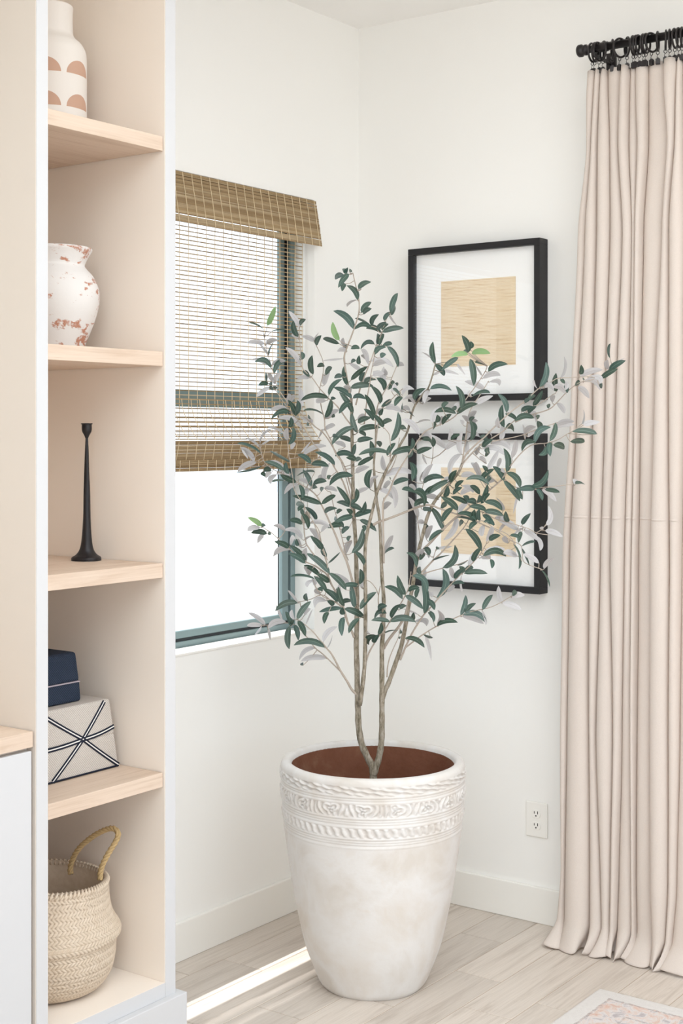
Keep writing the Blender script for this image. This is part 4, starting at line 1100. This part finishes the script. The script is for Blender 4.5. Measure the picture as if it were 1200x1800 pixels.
# leaves
LEAVES = "470,572,483,544,L 462,578,440,565,E 477,583,500,579,E 465,605,435,602,W 468,605,488,597,W 473,624,480,602,El 470,623,452,605,Fu 475,642,447,632,W 476,647,452,636,Gu 482,656,505,635,Gu 478,642,502,633,W 526,575,509,552,W 527,572,534,563,G 524,592,516,567,G 524,595,511,588,W 528,642,505,612,W 527,633,530,618,G 550,658,548,628,G 572,659,585,644,G 552,600,532,592,W 552,598,558,585,F 556,607,562,593,G 596,604,568,597,G 596,598,586,571,L 610,617,590,616,W 606,610,603,593,W 608,612,608,605,G 604,630,568,640,Fu 570,643,560,644,G 604,483,586,491,L 613,482,599,502,G 614,478,615,472,G 606,481,602,472,G 608,481,611,473,G 607,499,603,509,G 630,508,652,492,G 635,508,628,510,W 628,527,611,504,Gr 629,527,611,537,Fu 635,550,652,531,G 638,552,649,544,G 622,579,588,548,Gu 623,579,650,577,Gu 670,584,644,578,Gu 672,584,706,577,G 686,550,699,517,G 687,554,698,538,G 675,564,688,546,G 687,556,699,572,Fu 654,573,664,555,Gl 652,573,625,562,Eu 671,580,682,569,G 663,580,677,568,G 662,605,664,586,G 666,607,675,587,G 658,605,632,612,Gu 632,612,620,612,G 659,623,678,610,Gu 672,608,689,605,G 680,609,697,642,Gu 697,643,712,641,W 669,629,678,622,G 652,635,687,645,Wu 656,643,678,637,W 647,640,632,615,Wr 645,633,633,623,W 632,640,632,628,G 632,651,616,642,W 617,638,623,634,G 674,660,677,648,W 655,660,673,657,W 469,669,468,656,E 480,672,475,653,W 481,674,493,658,W 471,675,456,677,G 478,677,472,674,G 475,680,452,698,W 481,685,472,682,G 485,684,480,680,G 505,721,477,722,Wu 504,709,507,689,W 510,706,521,695,W 526,719,527,683,W 520,731,507,706,G 519,730,523,707,G 508,725,480,736,Gu 530,753,493,736,Wu 501,764,475,749,F 506,774,505,752,W 507,781,514,755,Gr 508,751,511,737,L 456,787,436,769,F 457,779,472,755,Fl 458,797,421,779,Eu 460,782,472,773,F 447,811,426,788,W 435,806,427,790,F 511,790,520,779,W 511,812,475,795,E 529,796,546,778,F 533,800,570,785,Wu 546,815,523,797,G 588,817,556,797,Gu 544,662,530,653,G 544,664,523,665,W 570,677,579,653,W 577,700,532,705,Gu 578,695,597,668,Gl 571,734,581,706,G 573,704,553,709,W 569,730,538,718,Eu 571,737,595,721,W 582,733,589,732,G 546,736,539,733,G 549,743,531,737,W 543,748,537,746,G 569,755,589,748,W 565,755,555,770,Fu 582,702,588,701,G 612,678,603,647,G 617,668,644,647,G 602,662,587,664,G 618,700,589,680,G 616,682,652,678,G 617,689,602,677,W 620,727,598,692,G 620,700,638,701,Lu 614,707,598,725,G 641,676,662,665,Gu 662,664,674,686,Gu 634,671,640,656,G 640,674,650,665,W 676,679,676,649,W 671,662,655,655,W 683,685,689,668,G 691,677,700,677,G 668,709,653,683,Gr 688,688,692,677,W 704,698,692,684,E 707,698,696,710,G 707,695,723,686,Wu 728,710,706,700,Wu 670,714,691,707,G 669,730,673,721,G 659,731,641,696,G 656,739,644,722,G 659,731,670,718,W 677,718,704,725,Wu 673,751,658,733,G 671,746,691,737,G 628,761,619,728,G 629,743,647,736,G 628,737,643,731,W 630,757,667,750,G 622,751,586,779,Gu 620,776,595,770,G 584,767,591,767,G 630,759,644,767,G 628,776,650,773,G 650,803,652,773,G 661,776,670,787,G 687,775,698,728,Br 704,754,716,752,G 737,764,707,739,Wu 683,797,635,795,Bu 680,801,695,778,B 688,799,734,794,Gu 733,797,754,790,G 716,803,728,799,G 721,790,725,774,G 629,818,656,806,G 622,801,590,802,Gu 625,809,612,806,L 625,811,637,805,G 607,785,590,779,W 620,799,623,784,G 739,767,760,773,Wu 741,773,760,784,Gu 742,799,746,815,F 735,743,757,736,F 743,710,758,697,W 728,703,746,685,Gu 708,719,707,707,E 704,722,721,722,Wu 721,723,728,733,E 765,638,759,602,G 765,640,780,662,G 759,631,744,616,F 805,629,780,649,G 822,623,799,625,L 823,619,813,593,G 825,613,827,603,G 822,620,810,618,G 829,621,855,620,L 826,631,830,674,G 803,641,813,659,Fr 780,652,802,661,Fu 762,659,779,652,F 852,641,837,637,B 847,659,836,640,Fr 858,653,887,642,Gu 848,665,878,661,Wu 860,671,879,680,Wu 852,686,818,670,W 756,684,792,683,Bu 755,686,743,710,W 810,718,802,683,Br 830,697,858,690,Bu 828,698,825,689,W 837,710,861,700,W 803,728,837,712,Gu 801,727,765,724,Bu 804,719,804,710,W 801,721,792,716,G 777,717,788,707,G 773,746,776,730,W 777,746,791,730,G 759,743,770,718,W 766,743,768,731,G 761,755,763,743,E 821,742,812,730,W 824,742,837,722,W 813,746,809,739,W 826,741,833,734,G 830,745,840,737,W 834,760,826,741,G 890,725,876,695,Gr 886,751,882,714,G 908,739,893,728,B 888,752,906,758,Gu 878,752,875,733,W 948,680,958,640,Gr 944,683,938,670,F 957,682,970,675,G 950,683,973,687,Wu 972,680,992,692,Wu 978,688,978,662,B 985,663,995,630,Fr 986,666,991,673,G 992,677,995,688,G 990,670,993,687,Wr 1019,658,1020,645,B 1019,662,1056,650,W 1033,663,1055,675,Wu 1025,668,1028,665,G 1025,671,1049,681,Wu 1010,677,1020,673,G 1015,680,1033,698,W 1057,665,1082,652,G 1071,651,1095,637,G 1073,643,1097,634,Fu 1069,650,1067,630,W 1072,630,1069,607,E 1055,682,1057,674,B 978,708,993,728,W 964,718,960,710,G 937,713,952,692,G 928,703,941,695,G 922,708,930,703,G 916,723,933,717,G 928,726,940,717,G 938,735,908,739,Gu 925,727,942,742,Wu 941,731,947,738,G 944,740,948,760,B 970,707,975,695,W 940,778,967,753,Gu 966,775,976,744,G 922,762,942,747,W 927,768,945,757,W 978,747,1008,740,W 973,752,1003,747,W 1049,763,1009,758,G 1025,747,1048,745,W 1022,745,1029,722,F 923,773,917,748,Fr 450,813,422,825,W 460,819,421,835,E 499,827,468,812,G 499,821,480,810,W 508,833,502,813,G 462,828,475,827,G 458,832,465,837,G 477,830,468,839,W 486,834,476,851,Wl 499,845,480,846,E 510,836,490,834,Wu 520,848,495,836,G 523,851,504,866,Wu 525,843,548,858,Wu 547,855,533,828,G 550,851,571,846,G 549,859,559,855,G 553,830,523,832,Eu 547,816,574,819,G 571,842,579,817,Wl 558,843,571,840,W 577,843,581,835,G 570,858,592,863,W 564,864,568,858,G 526,852,531,873,G 535,869,544,861,W 565,886,517,875,G 565,886,591,872,G 535,888,520,888,G 534,890,525,897,L 536,891,554,915,Gu 571,902,588,896,Gu 534,903,531,894,G 542,929,532,905,G 531,921,511,915,L 501,933,480,921,W 531,948,501,933,Wu 510,959,522,945,Wl 529,963,525,947,W 459,925,439,913,L 460,926,468,922,L 457,927,435,933,W 469,939,442,936,G 471,940,478,938,G 463,941,454,953,W 507,963,487,955,L 511,966,485,974,Wu 525,959,522,950,G 544,920,577,924,Wu 564,935,579,927,Wu 559,950,544,927,W 566,966,548,948,G 574,979,567,959,G 600,924,578,927,G 538,948,550,941,F 592,917,585,911,G 620,837,580,852,Gu 625,831,644,823,W 653,825,649,859,Gl 650,860,664,837,Wl 677,837,724,837,Wu 724,845,719,812,Br 691,852,713,843,G 673,860,689,846,W 685,842,688,840,G 665,860,691,878,Wu 686,854,692,890,Wr 629,866,646,859,W 614,887,593,858,G 616,887,625,858,Gr 614,891,592,882,G 617,905,611,897,G 616,888,633,897,G 601,896,593,902,G 634,903,640,886,G 623,908,654,899,G 620,908,593,918,G 632,914,659,932,G 637,924,640,933,B 614,926,601,938,G 604,927,580,923,Gu 618,972,635,932,Br 616,942,612,950,G 618,950,608,971,W 674,896,689,881,W 676,972,693,942,W 676,973,688,963,E 734,911,719,875,W 731,866,716,851,W 730,866,709,860,B 745,890,730,867,Bu 748,870,731,866,Bu 748,870,760,857,G 728,890,755,882,Gu 758,899,742,894,G 746,920,748,941,G 745,920,731,918,W 749,948,760,924,W 739,846,749,821,Fl 745,846,758,816,W 744,849,760,840,G 677,827,673,803,W 783,789,740,768,Wu 761,786,743,773,Gu 740,796,753,789,G 788,774,791,756,W 792,773,806,765,G 783,790,805,777,W 811,798,813,761,Wl 817,774,824,744,W 814,774,813,764,G 827,774,826,741,Gr 810,798,793,834,Wu 856,779,840,767,Gu 828,774,839,768,Wu 823,797,822,779,W 837,800,843,786,W 848,786,864,774,G 879,773,881,750,W 864,767,857,753,F 862,780,896,792,Wu 882,777,895,785,W 899,806,905,774,W 848,789,885,801,Wu 858,797,858,786,G 852,802,861,795,G 855,815,842,804,W 890,830,884,792,Gr 855,827,876,795,W 873,822,884,806,W 842,842,827,815,Wr 845,836,837,812,W 885,845,867,820,G 885,845,911,879,G 890,831,912,855,Gu 918,878,911,855,G 888,830,878,827,W 846,842,864,828,G 855,848,866,837,G 869,845,861,848,W 854,828,849,821,G 859,852,822,843,Gu 792,848,800,831,G 810,837,833,836,W 744,848,779,840,Gu 780,840,789,848,W 747,870,789,846,G 780,873,785,858,B 771,878,747,873,W 804,897,778,876,G 796,869,810,858,G 800,858,813,846,G 812,854,831,866,Wu 809,869,830,860,W 843,869,826,854,B 822,882,815,873,B 821,885,795,875,G 837,885,824,882,G 804,903,822,884,W 845,885,855,854,G 851,879,858,870,G 839,884,842,872,G 851,882,881,897,Gu 854,897,828,891,G 851,899,882,906,G 843,915,842,899,G 837,915,834,900,B 804,903,833,912,Bu 836,918,806,906,E 848,905,864,920,G 870,909,891,918,W 894,917,890,903,B 777,917,795,894,G 774,893,786,887,G 743,896,755,897,G 884,897,873,875,Fr 912,863,897,899,Fr 917,793,938,779,Gu 968,778,968,797,G 972,782,995,790,G 958,785,948,798,Br 1002,776,1027,778,G 934,854,958,828,Br 940,860,915,862,G 952,860,973,878,W 958,860,981,864,B 943,860,952,877,G 1011,851,1029,848,B 1011,852,1007,843,W 959,923,962,892,Wr 953,932,948,927,W 958,933,984,943,W 918,922,931,905,G 920,932,945,950,W 942,942,948,967,Wr 918,930,900,942,F 917,935,912,952,G 896,941,912,945,G 910,932,872,912,W 895,915,878,933,F 892,955,888,942,W 902,957,916,995,Er 917,964,928,993,Er 917,960,938,952,E 947,990,920,975,W 910,978,885,972,W 860,968,882,967,W 956,1000,972,978,W 951,1002,968,1027,E 860,950,877,942,G 538,985,511,961,G 536,990,510,975,G 538,987,538,963,W 579,1008,542,975,G 561,1012,535,994,G 543,1011,534,996,W 553,1018,514,1012,Eu 579,1023,562,1011,G 573,1039,553,1015,G 550,1020,540,1032,Wu 553,1029,549,1020,W 592,1057,573,1038,G 567,1038,559,1036,G 597,1059,595,1030,G 589,1053,595,1029,W 562,1045,558,1033,W 585,1065,576,1057,G 574,1056,553,1068,Wu 523,1060,487,1072,Gu 523,1057,506,1040,F 540,1056,537,1041,G 522,1089,545,1059,G 535,1081,544,1071,W 529,1069,532,1062,G 496,1090,484,1065,F 511,1101,501,1075,G 509,1101,508,1138,G 517,1089,513,1074,W 523,1092,535,1116,G 517,1099,523,1123,G 513,1098,516,1092,G 466,1099,440,1078,W 462,1099,435,1101,W 460,1102,451,1117,F 471,1107,474,1123,F 502,1093,471,1105,Wu 538,1098,547,1072,F 570,1138,520,1135,Gu 568,1128,589,1105,Wu 575,1138,587,1120,F 553,1139,530,1159,Wu 574,1157,532,1165,Wu 532,1170,532,1164,G 601,1069,565,1071,B 577,1076,571,1092,B 577,990,597,973,E 608,1037,580,1009,G 631,1030,604,1030,G 613,1024,592,1011,W 641,994,626,972,B 634,1032,644,1018,W 635,1030,634,1017,W 632,1027,633,1003,G 623,1068,617,1032,B 605,1065,595,1036,G 593,1059,580,1041,G 599,1060,618,1056,G 633,1071,659,1042,G 605,1070,639,1086,G 605,1080,602,1069,G 604,1085,602,1112,G 631,1087,614,1110,G 664,1115,670,1095,G 664,1071,676,1066,G 679,1078,656,1087,Gu 685,1093,655,1090,B 686,1093,727,1093,Bu 728,1092,749,1101,Wu 663,1117,647,1136,Gu 657,1130,665,1119,G 650,1114,638,1107,F 677,1113,698,1105,E 687,1086,701,1065,G 703,1071,715,1062,G 700,1087,694,1084,G 707,1053,677,1032,Bu 712,1045,702,1017,B 712,1047,740,1069,G 717,1039,733,1033,G 725,1012,752,1039,Gu 745,1078,739,1026,Br 731,997,715,973,Bu 731,985,746,966,W 737,984,749,973,G 751,975,754,981,W 755,976,743,961,G 739,1009,737,994,G 742,1018,746,1003,W 730,1051,737,1035,G 758,1065,749,1054,G 760,1087,752,1074,G 722,1089,726,1078,G 734,1080,709,1072,Fu 712,1122,742,1134,Gu 703,1122,700,1121,G 758,1122,745,1117,E 701,1113,704,1104,G 778,932,758,892,G 780,932,755,947,B 802,907,782,946,Wr 815,917,805,925,B 838,918,827,928,G 818,930,847,966,G 850,922,848,945,W 855,952,863,925,W 850,917,872,922,G 778,998,798,961,Gr 767,965,792,962,F 767,966,773,962,G 760,985,788,978,Eu 778,1000,768,1048,Gr 799,1017,790,997,W 799,1017,812,1003,G 804,993,822,990,E 813,1007,808,997,B 815,1005,832,998,G 816,1008,852,1007,B 812,1010,809,1038,F 793,1028,811,1023,B 785,1040,802,1032,W 823,993,828,975,W 831,987,843,967,G 849,977,888,979,Gu 850,973,882,966,W 845,980,862,982,W 862,983,864,997,B 882,973,900,975,W 809,1081,818,1048,G 818,1078,835,1060,G 814,1081,852,1094,Gu 812,1083,847,1095,W 847,1073,852,1097,Fr 848,1072,866,1047,G 882,1058,877,1033,W 882,1060,914,1072,W 898,1050,919,1047,W 900,1047,909,1041,G 768,1100,798,1094,Gu 768,1098,772,1070,Wr 755,1074,762,1090,G 752,1055,762,1070,G 747,1117,755,1158,Fr 753,1040,759,1050,W"
def leaf_mesh(bend, curl, name):
    """blade along +x from 0 to 1; bend curves it in its own plane, curl droops the tip"""
    bm = bmesh.new()
    n = 9
    rows = []
    for i in range(n + 1):
        t = i / n
        wd = .5 * (max(0.0, 1 - abs(2 * (t ** .88) - 1) ** 2.7)) ** .8 * .265
        if i == 0: wd = .014
        if i == n: wd = .012
        cx = t; cy = bend * 4 * t * (1 - t)
        dy = bend * 4 * (1 - 2 * t); q = math.hypot(1, dy); nx, ny = -dy / q, 1 / q
        cz = -curl * t * t
        rows.append([bm.verts.new((cx + nx * wd, cy + ny * wd, cz + wd * .30)), bm.verts.new((cx, cy, cz)), bm.verts.new((cx - nx * wd, cy - ny * wd, cz + wd * .30))])
    uv = bm.loops.layers.uv.new('UVMap')
    for i in range(n):
        for k in range(2):
            f = bm.faces.new((rows[i + 1][k], rows[i][k], rows[i][k + 1], rows[i + 1][k + 1]))
            f.smooth = True
            co = {rows[i + 1][k]: ((i + 1) / n, k / 2), rows[i][k]: (i / n, k / 2), rows[i][k + 1]: (i / n, (k + 1) / 2), rows[i + 1][k + 1]: ((i + 1) / n, (k + 1) / 2)}
            for lp in f.loops: lp[uv].uv = co[lp.vert]
    bmesh.ops.recalc_face_normals(bm, faces=bm.faces)
    if sum(f.normal.z for f in bm.faces) < 0:
        bmesh.ops.reverse_faces(bm, faces=bm.faces)
    me = bpy.data.meshes.new(name); bm.to_mesh(me); bm.free()
    return me
def leaf_mat():
    t = NT('olive_leaf')
    geo = t.N('ShaderNodeNewGeometry'); oi = t.N('ShaderNodeObjectInfo')
    atn = t.N('ShaderNodeAttribute', attribute_name='tone')
    uvn = t.N('ShaderNodeUVMap'); sp = t.N('ShaderNodeSeparateXYZ'); t.L(uvn.outputs[0], sp.inputs[0])
    rib = t.math('LESS_THAN', t.math('ABSOLUTE', t.math('SUBTRACT', sp.outputs[1], .5)), .045)
    v = t.coord('UV', (3, 12, 1)); n = t.noise(v, 4, 4, .6)
    tone = t.math('MAXIMUM', oi.outputs['Alpha'], 0.0)
    topc = t.mix(n, S('#314A41'), S('#4A6156'))
    tv = t.N('ShaderNodeHueSaturation')
    rnd = t.math('FRACT', t.math('MULTIPLY', t.math('ADD', oi.outputs['Random'], atn.outputs['Fac']), 7.31))
    t.L(t.math('ADD', t.math('MULTIPLY', rnd, .35), .82), tv.inputs['Value'])
    t.L(t.math('ADD', t.math('MULTIPLY', rnd, .05), .475), tv.inputs['Hue']); t.L(topc, tv.inputs['Color'])
    fresh = t.mix(n, S('#7FA36C'), S('#8FB07A'))
    topc = t.mix(t.math('MULTIPLY', t.math('GREATER_THAN', oi.outputs['Object Index'], 0.5), 1.0), tv.outputs[0], fresh)
    topc = t.mix(t.math('MULTIPLY', rib, .35), topc, S('#8FA898'))
    und = t.mix(n, S('#CBC9CA'), S('#B4B2B4'))
    und = t.mix(t.math('MULTIPLY', rib, .4), und, S('#9E9A94'))
    col = t.mix(geo.outputs['Backfacing'], topc, und)
    t.base(col); t.rough(.36); t.spec(.6)
    tl = t.N('ShaderNodeBsdfTranslucent'); t.L(col, tl.inputs[0])
    mx = t.N('ShaderNodeMixShader'); mx.inputs[0].default_value = .12
    t.L(t.b.outputs[0], mx.inputs[1]); t.L(tl.outputs[0], mx.inputs[2]); t.L(mx.outputs[0], t.out.inputs[0])
    t.bump(n, .12, .002)
    return t.m
M['leaf'] = leaf_mat()
BEND = [-.24, -.16, -.08, 0.0, .08, .16, .24]
LM = {}
for bi_, b in enumerate(BEND):
    for cu in (0.06, .16):
        me = leaf_mesh(b, cu, 'leaf'); me.materials.append(M['leaf']); LM[(bi_, cu)] = me
items = []
for e in LEAVES.split():
    a, b, c, d, k = e.split(','); items.append((float(a), float(b), float(c), float(d), k))
placed = []
for (bx, by, tx, ty, k) in items:
    best = None
    for nd in nodes:
        if BR[nd[3]][2] > 10 and nd[1] > 800: continue
        dd = (nd[0] - bx) ** 2 + (nd[1] - by) ** 2
        sc = dd + (0 if BR[nd[3]][0] == 'branch' else 30)
        if best is None or sc < best[0]: best = (sc, nd, dd)
    nd = best[1]; gap = math.sqrt(best[2])
    near = 1 if k[0] in 'GLBE' else -1
    dl = TR.uniform(0, .035) + gap * .0012 * TR.uniform(.3, 1)
    D = nd[2] - near * dl * (1 if gap > 3 else .3)
    lp = math.hypot(tx - bx, ty - by)
    l = lp * D / FOC
    target = TR.uniform(.050, .066) if lp > 18 else TR.uniform(.036, .048)
    if k[0] in 'EF': target = max(l * 1.04, .045)
    dz = math.sqrt(max(0, target ** 2 - l ** 2)) if l < target else l * TR.uniform(.05, .3)
    dz = min(dz, .9 * l + .012)
    sg = -1 if TR.random() < .6 else 1
    B = at(bx, by, D); T = at(tx, ty, D + sg * dz)
    NB = at(nd[0], nd[1], nd[2])
    if (B - NB).length > .0035:           # petiole or side twig
        mid = (B + NB) / 2 + Vector((0, 0, -.003))
        bobs[nd[3]][1].tube([NB - LOC, mid - LOC, B - LOC], [.0013, .0011, .0010], 5)
    d = T - B; L = d.length; d = d / L
    view = (CAM - (B + T) / 2).normalized()
    nrm = (view - d * view.dot(d)).normalized()
    side = d.cross(nrm)
    ang = {'G': TR.uniform(-.5, .5), 'B': TR.uniform(-.4, .4), 'L': TR.uniform(-.4, .4), 'W': math.pi + TR.uniform(-.5, .5),
           'E': TR.choice((-1, 1)) * TR.uniform(1.0, 1.25), 'F': math.pi + TR.choice((-1, 1)) * TR.uniform(.95, 1.25)}[k[0]]
    if k[0] == 'B': nrm = (nrm + Vector((0, 0, .55))).normalized(); nrm = (nrm - d * nrm.dot(d)).normalized(); side = d.cross(nrm)
    n2 = nrm * math.cos(ang) + side * math.sin(ang)
    yv = n2.cross(d)
    # arch direction on the picture: up by default, r / l for explicit sides
    flag = k[1:] or ''
    mag = .20 if flag == 'u' else .18 if flag else .07
    dx, dy = (tx - bx) / max(lp, 1), (ty - by) / max(lp, 1)
    if flag in ('r', 'l'): want = Vector((1 if flag == 'r' else -1, 0))
    else: want = Vector((0, -1)) if abs(dx) > .35 else Vector((1 if dx > 0 else -1, 0))
    rgt = Vector((RX, RY, 0))
    ys = Vector((yv.dot(rgt), -yv.z))
    s = 1 if ys.dot(want) > 0 else -1
    bend = s * mag
    bi_ = min(range(len(BEND)), key=lambda i: abs(BEND[i] - bend - TR.uniform(-.04, .04)))
    mat4 = Matrix(((d.x, yv.x, n2.x, B.x), (d.y, yv.y, n2.y, B.y), (d.z, yv.z, n2.z, B.z), (0, 0, 0, 1)))
    wsc = TR.uniform(.9, 1.12) * min(1.25, max(.8, .058 / L * .5 + .5))
    if lp < 14 and k[0] in 'GWBL': wsc *= min(1.15, .05 / L * .75 + .25)
    mat4 = mat4 @ Matrix.Diagonal((L * 1.07, L * wsc * 1.05, L, 1))
    placed.append((lp * (1 if k[0] in 'GLBW' else .45), mat4, bi_, TR.choice((.06, .16)), k))
placed.sort(key=lambda q: -q[0])
for kind, mb in bobs:
    mb.build(kind, M['bark'] if kind == 'trunk' else M['twig'], tree, True)
INV = Matrix.Translation(-LOC)
pair = None
for sz, m4, bi_, cu, k in placed[:300]:
    o = bpy.data.objects.new('leaf', LM[(bi_, cu)])
    C.objects.link(o); o.parent = tree; o.matrix_parent_inverse = INV
    o.matrix_basis = m4
    if k[0] == 'L':
        o.pass_index = 1; o['label'] = 'fresh light green leaf'
# the smaller leaves, joined
bm = bmesh.new(); tl_ = bm.verts.layers.float.new('tone')
for sz, m4, bi_, cu, k in placed[300:]:
    n0 = len(bm.verts)
    bm.from_mesh(LM[(bi_, cu)])
    bm.verts.ensure_lookup_table()
    tn = TR.random()
    for v in bm.verts[n0:]:
        v.co = INV @ (m4 @ v.co); v[tl_] = tn
me = bpy.data.meshes.new('small_leaves'); bm.to_mesh(me); bm.free(); me.materials.append(M['leaf'])
tag(link('small_leaves', me, tree), kind='stuff')
